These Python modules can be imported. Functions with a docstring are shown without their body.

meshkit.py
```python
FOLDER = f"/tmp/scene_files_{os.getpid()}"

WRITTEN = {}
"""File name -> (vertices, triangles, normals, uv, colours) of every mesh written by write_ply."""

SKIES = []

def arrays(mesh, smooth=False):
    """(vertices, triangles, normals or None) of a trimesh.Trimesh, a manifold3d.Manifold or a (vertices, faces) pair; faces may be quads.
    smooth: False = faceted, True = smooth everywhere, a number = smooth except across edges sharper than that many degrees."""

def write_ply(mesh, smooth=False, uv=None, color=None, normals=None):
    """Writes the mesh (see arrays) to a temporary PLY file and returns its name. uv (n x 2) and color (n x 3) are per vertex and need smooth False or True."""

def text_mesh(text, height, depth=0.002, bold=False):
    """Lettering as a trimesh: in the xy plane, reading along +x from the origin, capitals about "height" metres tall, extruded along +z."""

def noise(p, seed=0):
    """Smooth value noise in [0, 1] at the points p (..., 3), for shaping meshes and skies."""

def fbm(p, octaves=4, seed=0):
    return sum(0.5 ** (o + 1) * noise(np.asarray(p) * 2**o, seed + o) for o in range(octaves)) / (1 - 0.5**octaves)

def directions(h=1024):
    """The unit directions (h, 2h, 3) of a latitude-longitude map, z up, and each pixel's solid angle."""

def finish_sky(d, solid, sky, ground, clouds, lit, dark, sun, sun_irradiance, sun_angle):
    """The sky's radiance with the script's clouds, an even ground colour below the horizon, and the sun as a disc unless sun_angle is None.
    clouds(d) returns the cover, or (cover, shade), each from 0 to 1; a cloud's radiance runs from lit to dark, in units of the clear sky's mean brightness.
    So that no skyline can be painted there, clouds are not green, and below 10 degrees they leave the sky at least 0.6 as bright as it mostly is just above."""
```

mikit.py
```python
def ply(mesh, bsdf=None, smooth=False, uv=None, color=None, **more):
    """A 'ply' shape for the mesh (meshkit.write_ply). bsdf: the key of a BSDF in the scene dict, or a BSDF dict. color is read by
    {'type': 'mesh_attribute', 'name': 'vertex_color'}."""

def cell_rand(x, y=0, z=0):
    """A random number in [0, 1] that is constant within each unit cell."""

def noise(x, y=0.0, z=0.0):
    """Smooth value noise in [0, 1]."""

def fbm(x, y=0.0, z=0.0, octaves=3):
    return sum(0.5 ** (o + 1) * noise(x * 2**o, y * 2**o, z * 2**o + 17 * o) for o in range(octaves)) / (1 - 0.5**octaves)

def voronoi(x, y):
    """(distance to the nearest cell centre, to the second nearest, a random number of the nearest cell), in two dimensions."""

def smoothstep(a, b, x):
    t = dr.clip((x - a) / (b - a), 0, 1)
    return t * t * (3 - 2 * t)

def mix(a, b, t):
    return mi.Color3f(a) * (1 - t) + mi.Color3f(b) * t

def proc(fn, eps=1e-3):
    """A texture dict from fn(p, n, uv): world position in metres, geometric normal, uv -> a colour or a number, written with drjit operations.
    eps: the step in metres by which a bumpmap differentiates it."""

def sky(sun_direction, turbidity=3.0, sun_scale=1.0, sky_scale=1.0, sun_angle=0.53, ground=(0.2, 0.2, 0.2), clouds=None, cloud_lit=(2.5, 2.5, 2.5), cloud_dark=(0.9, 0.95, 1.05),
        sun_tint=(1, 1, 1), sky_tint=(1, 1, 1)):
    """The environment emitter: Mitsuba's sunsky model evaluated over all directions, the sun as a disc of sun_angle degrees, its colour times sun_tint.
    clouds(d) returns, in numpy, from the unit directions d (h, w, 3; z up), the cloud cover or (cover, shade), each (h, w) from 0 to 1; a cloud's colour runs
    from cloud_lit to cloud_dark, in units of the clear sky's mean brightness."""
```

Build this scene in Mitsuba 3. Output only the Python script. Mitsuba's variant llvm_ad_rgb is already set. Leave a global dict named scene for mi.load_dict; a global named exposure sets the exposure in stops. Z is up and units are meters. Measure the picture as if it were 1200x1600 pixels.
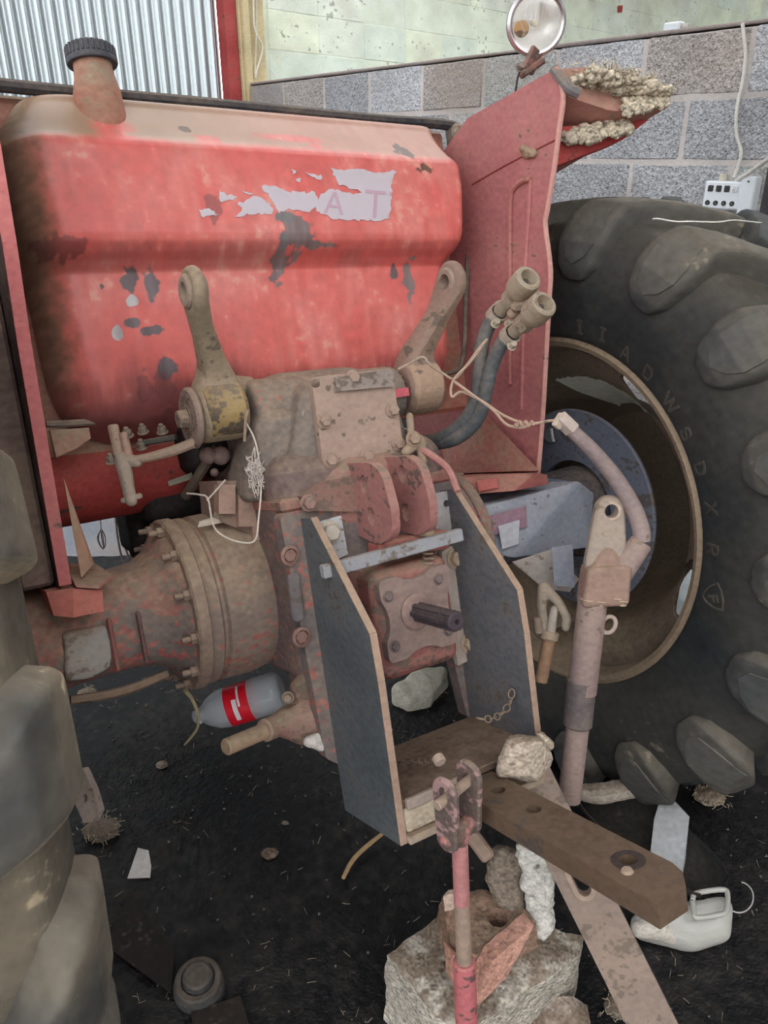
import math, random
import numpy as np, trimesh, manifold3d as m3
import drjit as dr, mitsuba as mi, mikit, meshkit
from mikit import fbm, noise, voronoi, smoothstep, mix, proc
from shapely.geometry import Polygon, Point, LineString
from shapely import affinity

random.seed(7); rng = np.random.default_rng(7)
scene, labels = {}, {}
# ------------------------------------------------------------------ camera, sky, exposure
HC = 1.66                                   # camera height
PITCH = math.radians(25.0)
FOCAL = 1202.0                              # pixels, for a 1200 x 1600 frame
exposure = 4.0
ROOF_Y0 = 0.35
S_, C_ = math.sin(PITCH), math.cos(PITCH)
T4 = mi.ScalarTransform4f
scene['camera'] = {'type': 'perspective', 'fov': 2*math.degrees(math.atan(600/FOCAL)), 'fov_axis': 'x', 'near_clip': 0.05, 'far_clip': 200.0,
                   'to_world': T4().look_at(origin=[0, 0, HC], target=[0, C_, HC-S_], up=[0, 0, 1])}
def cover(d): return np.clip(0.93 + 0.0*d[..., 2], 0, 1), np.clip(0.25+0.3*meshkit.fbm(d*2.0), 0, 1)
scene['sky'] = mikit.sky([-0.35, -0.6, 0.72], turbidity=4.0, sun_scale=0.0, sky_scale=1.0, clouds=cover, cloud_lit=(2.2, 2.2, 2.15), cloud_dark=(1.3, 1.33, 1.38), ground=(0.2, 0.19, 0.17))

# tractor frame (x right, y forward, z up; origin at the camera) -> world
RT = np.array([[0.8492836, -0.50986875, -0.13693507], [-0.17718699, -0.0309497, -0.98369044], [0.49731492, 0.85969528, -0.11662718]])  # tractor -> camera axes
RC = np.array([[1, 0, 0], [0, -S_, C_], [0, -C_, -S_]])
MT = np.eye(4); MT[:3, :3] = RC @ RT; MT[2, 3] = HC
MW = np.eye(4)
def hom(px, py): return np.array([(px-600)/FOCAL, (py-800)/FOCAL, 1.0])
def t(px, py, Y=None, X=None, Z=None, D=None):          # a point of the tractor seen at (px, py) that lies at Y, X, Z or at depth D
    d = RT.T @ hom(px, py)
    return d*(Y/d[1] if Y is not None else X/d[0] if X is not None else Z/d[2] if Z is not None else D)
def w(px, py, z=None, D=None):                          # the same in the world
    d = RC @ hom(px, py); c = np.array([0, 0, HC])
    return c + d*((z-HC)/d[2] if z is not None else D)
def t2w(p): return MT[:3, :3] @ np.asarray(p, float) + MT[:3, 3]
def w2t(p): return MT[:3, :3].T @ (np.asarray(p, float) - MT[:3, 3])
UP = MT[:3, :3].T @ np.array([0, 0, 1.0])               # world up in the tractor frame
def nz(v): v = np.asarray(v, float); return v/np.linalg.norm(v)

# ------------------------------------------------------------------ materials
def pack(rgb, dust, wear):
    r, g, b = [min(63, max(0, int(round(math.sqrt(max(c, 0))*63)))) for c in rgb]
    return (r*64+g)*64+b+0.5, int(dust*63)*64+int(wear*63)+0.5
def unpack(uv):
    q = uv.x; r = dr.floor(q/4096); q = q-r*4096; g = dr.floor(q/64); b = dr.floor(q-g*64)
    d = dr.floor(uv.y/64); wv = dr.floor(uv.y-d*64)
    return mi.Color3f(dr.square(r/63), dr.square(g/63), dr.square(b/63)), d/63, wv/63
DUST = (0.30, 0.220, 0.152)
def f_machine(p, n, uv):
    c, dust, wear = unpack(uv)
    L = fbm(p.x*7, p.y*7, p.z*7, 2); M = fbm(p.x*26+5, p.y*26, p.z*26, 3); F = fbm(p.x*105, p.y*105, p.z*105+3, 2)
    c = c*(0.62+0.45*L+0.35*F)
    k = M*0.42+F*0.36+L*0.22; red = wear > 0.501; am = dr.select(red, (wear-0.5)*2, wear*1.6); th = 0.70-0.30*am
    chip = dr.select(red, mi.Color3f(0.36, 0.095, 0.09), mi.Color3f(0.042, 0.037, 0.037))
    k = dr.select(red, fbm(p.x*85, p.y*85, p.z*85, 2)*0.5+L*0.3+M*0.2, k)
    c = mix(c, chip*(0.7+0.7*F), smoothstep(th-0.02, th+dr.select(red, 0.05, 0.09), k)*0.88)
    m = dr.clip(dust*(0.07+1.15*dr.maximum(n.z, 0)+0.10*n.y*-1)+((M-0.5)*1.1+(L-0.5)*1.2+(F-0.5)*0.5)*dust, 0, 0.96)
    return mix(c, mi.Color3f(*DUST)*(0.72+0.55*F), m)
def f_machine_bump(p, n, uv): return fbm(p.x*190, p.y*190, p.z*190, 2)
def f_masonry(p, n, uv):
    c, sp, pit = unpack(uv)
    a = noise(p.x*240, p.y*240, p.z*240); b = noise(p.x*120+3, p.y*120, p.z*120); e = fbm(p.x*5, p.y*5, p.z*5)
    c = c*dr.maximum(1+sp*((a*0.6+b*0.4)-0.5)*3.4, 0.15)*(0.75+0.5*e)
    g = fbm(p.x*30, p.y*30, p.z*30)
    c = mix(c, (0.10, 0.10, 0.085), smoothstep(0.64, 0.72, g*0.7+e*0.3)*pit)
    c = mix(c, mi.Color3f(0.17, 0.125, 0.09)*(0.6+0.8*a), smoothstep(0.45, 0.9, n.z)*0.8*dr.select((pit > 0.15) & (pit < 0.45), mi.Float(1), mi.Float(0))*smoothstep(0.3, 0.55, g))
    return mix(c, mi.Color3f(0.36, 0.29, 0.24), smoothstep(0.5, 0.75, fbm(p.x*3+7, p.y*3, p.z*3))*0.45*(1-pit))
def f_masonry_bump(p, n, uv): return noise(p.x*190, p.y*190, p.z*190)*0.6+noise(p.x*85, p.y*85, p.z*85)*0.4
def f_rubber(p, n, uv):
    c, dust, wear = unpack(uv)
    a = fbm(p.x*6, p.y*6, p.z*6); b = fbm(p.x*60, p.y*60, p.z*60)
    c = c*(0.7+0.6*b)
    m = dr.clip(dust*(0.26+0.85*dr.maximum(n.z, 0)+0.38*dr.maximum(-n.y, 0))+(a-0.5)*0.9*dust, 0, 0.9)
    c = mix(c, mi.Color3f(0.30, 0.245, 0.172)*(0.75+0.5*b), m)
    return mix(c, (0.50, 0.40, 0.27), smoothstep(0.66, 0.76, a*0.6+b*0.4)*dust)
def f_rubber_bump(p, n, uv): return fbm(p.x*45, p.y*45, p.z*45)
def f_earth(p, n, uv):
    a = fbm(p.x*3.1, p.y*3.1); b = fbm(p.x*42, p.y*42); c = noise(p.x*260, p.y*260, p.z*260)
    k = mix((0.0050, 0.0052, 0.0065), (0.024, 0.021, 0.019), smoothstep(0.35, 0.75, a*0.5+b*0.5))
    k = mix(k, (0.085, 0.075, 0.062), smoothstep(0.80, 0.93, c*0.6+b*0.4))
    return k
def f_earth_bump(p, n, uv): return fbm(p.x*60, p.y*60)*0.7+noise(p.x*230, p.y*230)*0.3
# scrapes and grease on the tank, in the tank's own metres: (x, z, half width, half height, kind)
TANK_Y = 1.54
def tk(px, py, rx, ry, kind, Y=1.5):
    q = t(px, py, Y=Y); s = 1.5/FOCAL*Y/1.5*1.06
    return q[0], q[2], rx*s, ry*s, kind
SPOTS = [tk(210, 425, 15, 20, 1), tk(242, 432, 15, 27, 1), tk(213, 464, 8, 8, 2), tk(190, 517, 8, 12, 2), tk(214, 500, 13, 8, 1), tk(245, 510, 22, 8, 1), tk(268, 568, 14, 20, 1),
         tk(452, 360, 26, 42, 3), tk(440, 405, 14, 34, 3), tk(627, 417, 8, 15, 1), tk(652, 432, 10, 34, 3), tk(638, 232, 18, 24, 4), tk(660, 266, 24, 9, 4), tk(298, 187, 12, 7, 4),
         tk(344, 540, 5, 5, 1), tk(440, 340, 16, 12, 3), tk(490, 385, 30, 5, 3), tk(330, 330, 14, 26, 5), tk(235, 600, 10, 22, 5), tk(268, 610, 14, 34, 5), tk(165, 440, 5, 5, 1), tk(100, 385, 34, 16, 5)]
CLEAN = [tk(180, 190, 30, 60, 0), tk(328, 215, 22, 14, 0), tk(470, 205, 60, 10, 0), tk(500, 222, 14, 8, 0)]
def f_tank(p, n, uv):
    x, z = uv.x, uv.y
    a = fbm(x*9, z*9, 1); b = fbm(x*55, z*55, 2); e = fbm(x*60, z*12, 5)
    c = mix((0.58, 0.115, 0.10), (0.62, 0.19, 0.165), smoothstep(0.35, 0.8, a*0.6+e*0.4))
    c = c*(0.85+0.3*b)
    c = mix(c, (0.62, 0.36, 0.27), smoothstep(0.62, 0.78, b*0.6+a*0.4)*0.5)
    # dust on the sloping top, thick grime down the left-hand edge, darker towards the bottom
    clean = mi.Float(0)
    for sx, sz, rx, rz, _ in CLEAN:
        clean = dr.maximum(clean, 1-smoothstep(0.5, 1.25, dr.sqrt(dr.square((x-sx)/rx)+dr.square((z-sz)/rz))+(b-0.5)*0.9))
    top = smoothstep(0.575, 0.60, z+(a-0.5)*0.012)*smoothstep(0.25, 0.62, n.z+0.25+a*0.5)
    c = mix(c, mi.Color3f(0.31, 0.212, 0.140)*(0.85+0.3*a), dr.clip(top*(0.95-0.25*smoothstep(0.5, 0.9, x))*(1-0.85*clean), 0, 1))
    left = smoothstep(0.300, 0.238, x+(b-0.5)*0.03)*smoothstep(0.05, 0.2, z)
    c = mix(c, mi.Color3f(0.25, 0.175, 0.115)*(0.6+0.8*b), left*0.85)
    low = smoothstep(0.17, 0.07, z+(a-0.5)*0.16+(e-0.5)*0.06)
    c = mix(c, mi.Color3f(0.13, 0.06, 0.06), low*0.75)
    g = smoothstep(0.40, 0.375, z+(b-0.5)*0.03)*smoothstep(0.335, 0.36, z)*smoothstep(0.42, 0.62, a)
    c = mix(c, (0.22, 0.08, 0.08), g*0.3)
    for sx, sz, rx, rz, kind in SPOTS:
        m = 1-smoothstep(0.75, 0.98, dr.sqrt(dr.square((x-sx)/rx)+dr.square((z-sz)/rz))+(b-0.5)*1.5+(a-0.5)*0.6)
        col = ((0, 0, 0), (0.085, 0.095, 0.105), (0.42, 0.42, 0.42), (0.15, 0.14, 0.14), (0.10, 0.062, 0.04), (0.17, 0.06, 0.06))[kind]
        c = mix(c, mi.Color3f(*col)*(0.6+0.9*e), m*(0.9 if kind != 5 else 0.6))
    return c
def two(d): return {'type': 'twosided', 'bsdf': d}
def bumped(bsdf, fn, scale, eps=1e-3): return {'type': 'bumpmap', 'tex': proc(fn, eps), 'scale': scale, 'bsdf': bsdf}
scene['machine'] = two(bumped({'type': 'principled', 'base_color': proc(f_machine), 'roughness': 0.66, 'specular': 0.26}, f_machine_bump, 0.0011, 6e-4))
scene['masonry'] = two(bumped({'type': 'diffuse', 'reflectance': proc(f_masonry)}, f_masonry_bump, 0.003, 1e-3))
scene['rubber'] = two(bumped({'type': 'principled', 'base_color': proc(f_rubber), 'roughness': 0.66, 'specular': 0.22}, f_rubber_bump, 0.0022, 1.5e-3))
scene['earth'] = two(bumped({'type': 'principled', 'base_color': proc(f_earth), 'roughness': 0.6, 'specular': 0.3}, f_earth_bump, 0.006, 1.5e-3))
scene['tank_paint'] = two({'type': 'principled', 'base_color': proc(f_tank), 'roughness': 0.42, 'specular': 0.45})
def plain(rgb, rough=0.5, spec=0.4, metal=0.0): return two({'type': 'principled', 'base_color': {'type': 'rgb', 'value': list(rgb)}, 'roughness': rough, 'specular': spec, 'metallic': metal})
scene['galvanised'] = two({'type': 'principled', 'base_color': {'type': 'rgb', 'value': [0.47, 0.52, 0.54]}, 'roughness': 0.30, 'specular': 0.5, 'metallic': 0.85})
scene['chrome'] = two({'type': 'roughconductor', 'material': 'Cr', 'alpha': 0.16})
scene['reflector'] = two({'type': 'principled', 'base_color': {'type': 'rgb', 'value': [0.8, 0.8, 0.78]}, 'roughness': 0.3, 'metallic': 0.7, 'specular': 0.5})
scene['lens_glass'] = {'type': 'thindielectric', 'int_ior': 1.5}
scene['clear_plastic'] = {'type': 'blendbsdf', 'weight': 0.32, 'a': {'type': 'thindielectric', 'int_ior': 1.5}, 'b': two({'type': 'principled', 'base_color': {'type': 'rgb', 'value': [0.86, 0.91, 0.97]}, 'roughness': 0.12, 'specular': 0.8})}
scene['milky_plastic'] = two({'type': 'principled', 'base_color': {'type': 'rgb', 'value': [0.42, 0.41, 0.375]}, 'roughness': 0.28, 'specular': 0.5})
scene['white_plastic'] = plain((0.72, 0.76, 0.80), 0.4)
scene['red_label'] = plain((0.70, 0.012, 0.03), 0.3)
scene['white_print'] = plain((0.75, 0.70, 0.72), 0.5)
scene['decal_film'] = plain((0.50, 0.44, 0.475), 0.4)
scene['decal_letter'] = plain((0.46, 0.31, 0.37), 0.45)

# ------------------------------------------------------------------ mesh helpers
def cat(ms): return trimesh.util.concatenate([m for m in ms])
def TM(m, M): m = m.copy(); m.apply_transform(M); return m
def frame(o, z, x=None):
    z = nz(z)
    if x is None: x = [1, 0, 0] if abs(z[0]) < 0.9 else [0, 1, 0]
    x = np.asarray(x, float); x = nz(x-z*(x@z)); y = np.cross(z, x)
    M = np.eye(4); M[:3, 0], M[:3, 1], M[:3, 2], M[:3, 3] = x, y, z, o; return M
def lathe(prof, o, z, seg=40, x=None):                  # prof: (radius, height along z)
    pr = np.array(prof, float); pr[pr[:, 0] < 2e-4, 0] = 0.0; a = np.arange(seg)*2*np.pi/seg
    v = np.stack([pr[:, :1]*np.cos(a), pr[:, :1]*np.sin(a), np.repeat(pr[:, 1:], seg, 1)], -1).reshape(-1, 3)
    i, j = np.meshgrid(np.arange(len(pr)-1), np.arange(seg), indexing='ij')
    q = np.stack([i*seg+j, i*seg+(j+1) % seg, (i+1)*seg+(j+1) % seg, (i+1)*seg+j], -1).reshape(-1, 4)
    f = np.vstack([q[:, [0, 1, 2]], q[:, [0, 2, 3]]])
    m = trimesh.Trimesh(v, f, process=True); m.update_faces(m.nondegenerate_faces())
    return TM(m, frame(o, z, x))
def cyl(a, b, r, r2=None, seg=24, bev=0.15):
    a, b = np.asarray(a, float), np.asarray(b, float); L = np.linalg.norm(b-a); r2 = r if r2 is None else r2; c = min(bev*r, bev*r2, L*0.3)
    return lathe([(1e-5, 0), (r-c, 0), (r, c), (r2, L-c), (r2-c, L), (1e-5, L)], a, b-a, seg)
def pipe(a, b, r, ri, seg=24):
    a, b = np.asarray(a, float), np.asarray(b, float); L = np.linalg.norm(b-a); c = (r-ri)*0.25
    return lathe([(ri, 0), (r-c, 0), (r, c), (r, L-c), (r-c, L), (ri+c, L), (ri, L-c), (ri, 0)], a, b-a, seg)
def smoothline(pts, n=8):
    P = np.array(pts, float); P = np.vstack([2*P[0]-P[1], P, 2*P[-1]-P[-2]]); out = []
    for i in range(1, len(P)-2):
        for s in np.linspace(0, 1, n, endpoint=False):
            a, b, c, d = P[i-1:i+3]
            out.append(0.5*((2*b)+(-a+c)*s+(2*a-5*b+4*c-d)*s*s+(-a+3*b-3*c+d)*s**3))
    return np.vstack([out, P[-2]])
def tube(pts, r, sides=8, smooth=6):
    P = smoothline(pts, smooth) if smooth else np.array(pts, float)
    tt = np.gradient(P, axis=0); tt /= np.linalg.norm(tt, axis=1, keepdims=True)+1e-12
    a = np.zeros_like(P); ref = np.array([0.13, 0.31, 0.94])
    if abs(tt[0]@nz(ref)) > 0.9: ref = np.array([1.0, 0.2, 0])
    prev = ref
    for i in range(len(P)):
        prev = nz(prev-tt[i]*(prev@tt[i])); a[i] = prev
    b = np.cross(tt, a); ang = np.arange(sides)*2*np.pi/sides; r = np.broadcast_to(np.interp(np.linspace(0, 1, len(P)), np.linspace(0, 1, np.size(r)), np.ravel(r)), (len(P),))
    v = P[:, None]+r[:, None, None]*(np.cos(ang)[None, :, None]*a[:, None]+np.sin(ang)[None, :, None]*b[:, None])
    i, j = np.meshgrid(np.arange(len(P)-1), np.arange(sides), indexing='ij')
    q = np.stack([i*sides+j, i*sides+(j+1) % sides, (i+1)*sides+(j+1) % sides, (i+1)*sides+j], -1).reshape(-1, 4)
    n = len(P)*sides; f = [q[:, [0, 1, 2]], q[:, [0, 2, 3]]]
    k = np.arange(sides)
    f += [np.stack([k*0+n, (k+1) % sides, k], 1), np.stack([k*0+n+1, k+n-sides, (k+1) % sides+n-sides], 1)]
    return trimesh.Trimesh(np.vstack([v.reshape(-1, 3), P[:1], P[-1:]]), np.vstack(f), process=False)
def cbox(size, ch=0.004):                                # box with chamfered edges, centred
    h = np.array(size, float)/2; ch = min(ch, h.min()*0.6); v = []
    for s in np.ndindex(2, 2, 2):
        sg = np.array(s)*2-1
        for k in range(3):
            d = np.full(3, ch); d[k] = 0; v.append(sg*(h-d))
    return trimesh.convex.convex_hull(np.array(v))
def box(c, size, ch=0.004): m = cbox(size, ch); m.apply_translation(c); return m
def obox(c, x, y, size, ch=0.004):
    x = nz(x); y = np.asarray(y, float); y = nz(y-x*(x@y)); M = np.eye(4); M[:3, 0], M[:3, 1], M[:3, 2], M[:3, 3] = x, y, np.cross(x, y), c
    return TM(cbox(size, ch), M)
def bar(a, b, side, width, th, ch=0.003):
    a, b = np.asarray(a, float), np.asarray(b, float); return obox((a+b)/2, b-a, side, (np.linalg.norm(b-a), width, th), ch)
def extr(poly, th): 
    gs = getattr(poly, 'geoms', [poly]); return cat([trimesh.creation.extrude_polygon(g, th, engine='earcut') for g in gs])
def plate(poly, o, u, v, th, bev=0.0015):                # polygon in (u, v) metres; thickness along u x v from o; edges stepped by a small chamfer
    u, v = nz(u), np.asarray(v, float); v = nz(v-u*(u@v)); M = np.eye(4); M[:3, 0], M[:3, 1], M[:3, 2], M[:3, 3] = u, v, np.cross(u, v), o
    P = poly if isinstance(poly, Polygon) else Polygon(poly)
    if not P.is_valid: P = P.buffer(0)
    return TM(extr(P, th), M)
def plate_x(poly, X, th): return plate(poly, [X, 0, 0], [0, 1, 0], [0, 0, 1], th)      # polygon in (Y, Z), from X to X+th
def plate_y(poly, Y, th): return TM(plate(poly, [0, 0, 0], [1, 0, 0], [0, 0, 1], th), trimesh.transformations.translation_matrix([0, Y+th, 0]))   # polygon in (X, Z), from Y to Y+th
def rpoly(pts, r): return Polygon(pts).buffer(-r).buffer(r, quad_segs=4) if r else Polygon(pts)
def hull(ms): return trimesh.convex.convex_hull(np.vstack([np.asarray(m.vertices) if hasattr(m, 'vertices') else np.asarray(m).reshape(-1, 3) for m in ms]))
def ball(c, r, n=1): m = trimesh.creation.icosphere(n, r); m.apply_translation(c); return m
def union(ms):
    out = None
    for m in ms:
        k = m3.Manifold(m3.Mesh(np.asarray(m.vertices, np.float32), np.asarray(m.faces, np.uint32))); out = k if out is None else out+k
    return out
def m2t(k): r = k.to_mesh(); return trimesh.Trimesh(np.array(r.vert_properties[:, :3]), np.array(r.tri_verts), process=False)
def man(m):
    m = m.copy(); m.merge_vertices()
    if m.volume < 0: m.invert()
    return m3.Manifold(m3.Mesh(np.asarray(m.vertices, np.float32), np.asarray(m.faces, np.uint32)))
def cut(a, bs):
    k = man(a)
    for b in bs: k = k-man(b)
    return m2t(k)
def melt(ms, length, it=8):                              # unite, refine and smooth: cast-looking lumps
    k = union(ms).refine_to_length(length); m = m2t(k); m.merge_vertices(); trimesh.smoothing.filter_taubin(m, 0.5, 0.53, it); return m
def rough(m, amp, freq, seed=0, oct=3, sub=None):
    if sub:
        m = m2t(man(m).refine_to_length(sub)); m.merge_vertices()
    m = m.copy(); n = m.vertex_normals; m.vertices = m.vertices+n*((meshkit.fbm(m.vertices*freq+seed*3.7, oct, seed)-0.5)*2*amp)[:, None]; return m
def hexbolt(o, z, r=0.011, h=0.009, tip=0.0, washer=True, x=None):   # a hex head whose axis is z
    a = np.arange(6)*np.pi/3; ms = []
    ring = lambda rr, hh: np.c_[rr*np.cos(a), rr*np.sin(a), np.full(6, hh)]
    b = h*0.0
    if washer: ms.append(lathe([(1e-5, 0), (r*1.32, 0), (r*1.36, 0.0012), (r*1.3, 0.0022), (1e-5, 0.0022)], [0, 0, 0], [0, 0, 1], 16)); b = 0.002
    ms.append(trimesh.convex.convex_hull(np.vstack([ring(r, b), ring(r, b+h*0.82), ring(r*0.86, b+h)])))
    if tip: ms.append(lathe([(1e-5, 0), (r*0.55, 0), (r*0.55, b+h+tip*0.85), (r*0.45, b+h+tip), (1e-5, b+h+tip)], [0, 0, 0], [0, 0, 1], 12))
    return TM(cat(ms), frame(o, z, x))
used = {}
def key_of(name):
    n = used.get(name, 0); used[name] = n+1
    return name if n == 0 else f'{name}_{n:03d}'
def add(name, m, mat='machine', rgb=(0.3, 0.2, 0.17), dust=0.5, wear=0.3, fr='t', smooth=35, uv=None, **more):
    """One entry of the scene; the mesh is given in the tractor's frame ('t') or the world's ('w')."""
    key = key_of(name); m = TM(m, MT) if fr == 't' else m.copy()
    packed = mat in ('machine', 'masonry', 'rubber')
    if packed or uv is not None:
        if uv is None:
            if smooth and smooth is not True: m = trimesh.graph.smooth_shade(m, angle=math.radians(smooth), facet_minarea=None)
            uv = np.tile(pack(rgb, dust, wear), (len(m.vertices), 1)); smooth = bool(smooth)
        scene[key] = mikit.ply(m, mat, smooth=smooth, uv=uv, **more)
    else: scene[key] = mikit.ply(m, mat, smooth=smooth, **more)
    return key
def tag(key, label=None, cat_=None, group=None, kind=None):
    d = labels.setdefault(key, {})
    if label: d['label'] = label
    if cat_: d['category'] = cat_
    if group: d['group'] = group
    if kind: d['kind'] = kind
    return key
def share(name, src, M):                                 # a copy of a scene entry under another transform
    key = key_of(name); scene[key] = {**scene[src], 'to_world': T4(M)}; return key

RED = (0.52, 0.075, 0.068); FADED = (0.47, 0.17, 0.155); IRON = (0.10, 0.085, 0.085); STEEL = (0.13, 0.135, 0.145); BROWN = (0.27, 0.185, 0.145); OCHRE = (0.48, 0.28, 0.07); GREY = (0.30, 0.29, 0.30)
XC = 0.73
# ================================================================== the setting (world frame)
def floor_h(x, y): 
    p = np.stack([x, y, 0*x], -1)
    mound = 0.075*np.exp(-(((x+0.95)/0.45)**2+((y-1.5)/0.8)**2))
    near = 0.03*(meshkit.fbm(p*2.3, 4, 3)-0.5)+0.012*(meshkit.fbm(p*14, 3, 8)-0.5)
    return mound+near-0.004
gx, gy = np.meshgrid(np.linspace(-3.6, 3.6, 241), np.linspace(-1.2, 3.2, 161), indexing='ij')
def grid(gx, gy, gz):
    n, k = gx.shape; i, j = np.meshgrid(np.arange(n-1), np.arange(k-1), indexing='ij'); a = i*k+j
    q = np.stack([a, a+k, a+k+1, a+1], -1).reshape(-1, 4)
    return trimesh.Trimesh(np.stack([gx, gy, gz], -1).reshape(-1, 3), np.vstack([q[:, [0, 1, 2]], q[:, [0, 2, 3]]]), process=False)
add('floor', grid(gx, gy, floor_h(gx, gy)), 'earth', fr='w', smooth=True); tag('floor', 'black oily earth floor strewn with straw and chips', kind='structure')
slab = box([1.5, 8.9, -0.05], (16, 11.6, 0.1), 0.01)
add('floor', slab, 'masonry', (0.24, 0.25, 0.285), 0.12, 0.1, fr='w', smooth=False); tag('floor_001', 'pale grey concrete floor beyond the tractor', kind='structure')

# --- barn roof: unseen, its front edge set for the daylight it lets in, a strip of rooflight over the back wall
for i, (x0, x1, y0, y1) in enumerate(((-7, 9, ROOF_Y0, 3.4), (-7, 9, 6.6, 16))):
    add('ceiling', box([(x0+x1)/2, (y0+y1)/2, 4.3], (x1-x0, y1-y0, 0.08), 0.004), 'machine', (0.35, 0.35, 0.34), 0.0, 0.1, fr='w', smooth=False); tag('ceiling' if i == 0 else f'ceiling_{i:03d}', 'grey barn roof above the tractor', kind='structure')

# --- unseen walls added behind the viewer and to the right, blocking daylight there
add('blocker_wall_front', box([3.9, -1.9, 2.13], (5.4, 0.2, 4.26), 0.004), 'masonry', (0.45, 0.43, 0.41), 0.3, 0.0, fr='w', smooth=False); tag('blocker_wall_front', 'unseen plain grey wall added to block light behind right', kind='structure')
add('blocker_wall_side', box([6.6, 2.6, 2.13], (0.2, 9.2, 4.26), 0.004), 'masonry', (0.45, 0.43, 0.41), 0.3, 0.0, fr='w', smooth=False); tag('blocker_wall_side', 'unseen plain grey wall added to block light from the right', kind='structure')

# --- partition wall of bare grey blocks, receding to the left
AZ = math.radians(39.3); WD = np.array([-math.sin(AZ), math.cos(AZ), 0]); WN = np.array([math.cos(AZ), math.sin(AZ), 0]); WOFF = 3.0366; LEDGE = HC+0.418
def wallM(s, z, off): M = np.eye(4); M[:3, 0] = WD; M[:3, 1] = [0, 0, 1]; M[:3, 2] = np.cross(WD, [0, 0, 1]); M[:3, 3] = WN*off+WD*s+np.array([0, 0, z]); return M
CO = 0.2250; H = LEDGE/CO
back = TM(cbox((6.45, LEDGE-0.012, 0.1), 0.002), wallM(2.035, LEDGE/2-0.004, WOFF+0.0545))
add('wall_right', back, 'masonry', (0.58, 0.54, 0.52), 0.12, 0.0, fr='w', smooth=False); tag('wall_right', 'bare grey concrete block partition with pale mortar joints', kind='structure')
tones = [(0.38, 0.385, 0.40), (0.43, 0.435, 0.45), (0.35, 0.35, 0.36), (0.40, 0.37, 0.345), (0.46, 0.47, 0.49)]
def blockmesh(L, h, d, seed):
    m = cbox((L-0.004, h-0.002, d), 0.008); return rough(m, 0.004, 22, seed, 2, 0.11)
bsrc = {}
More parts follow.
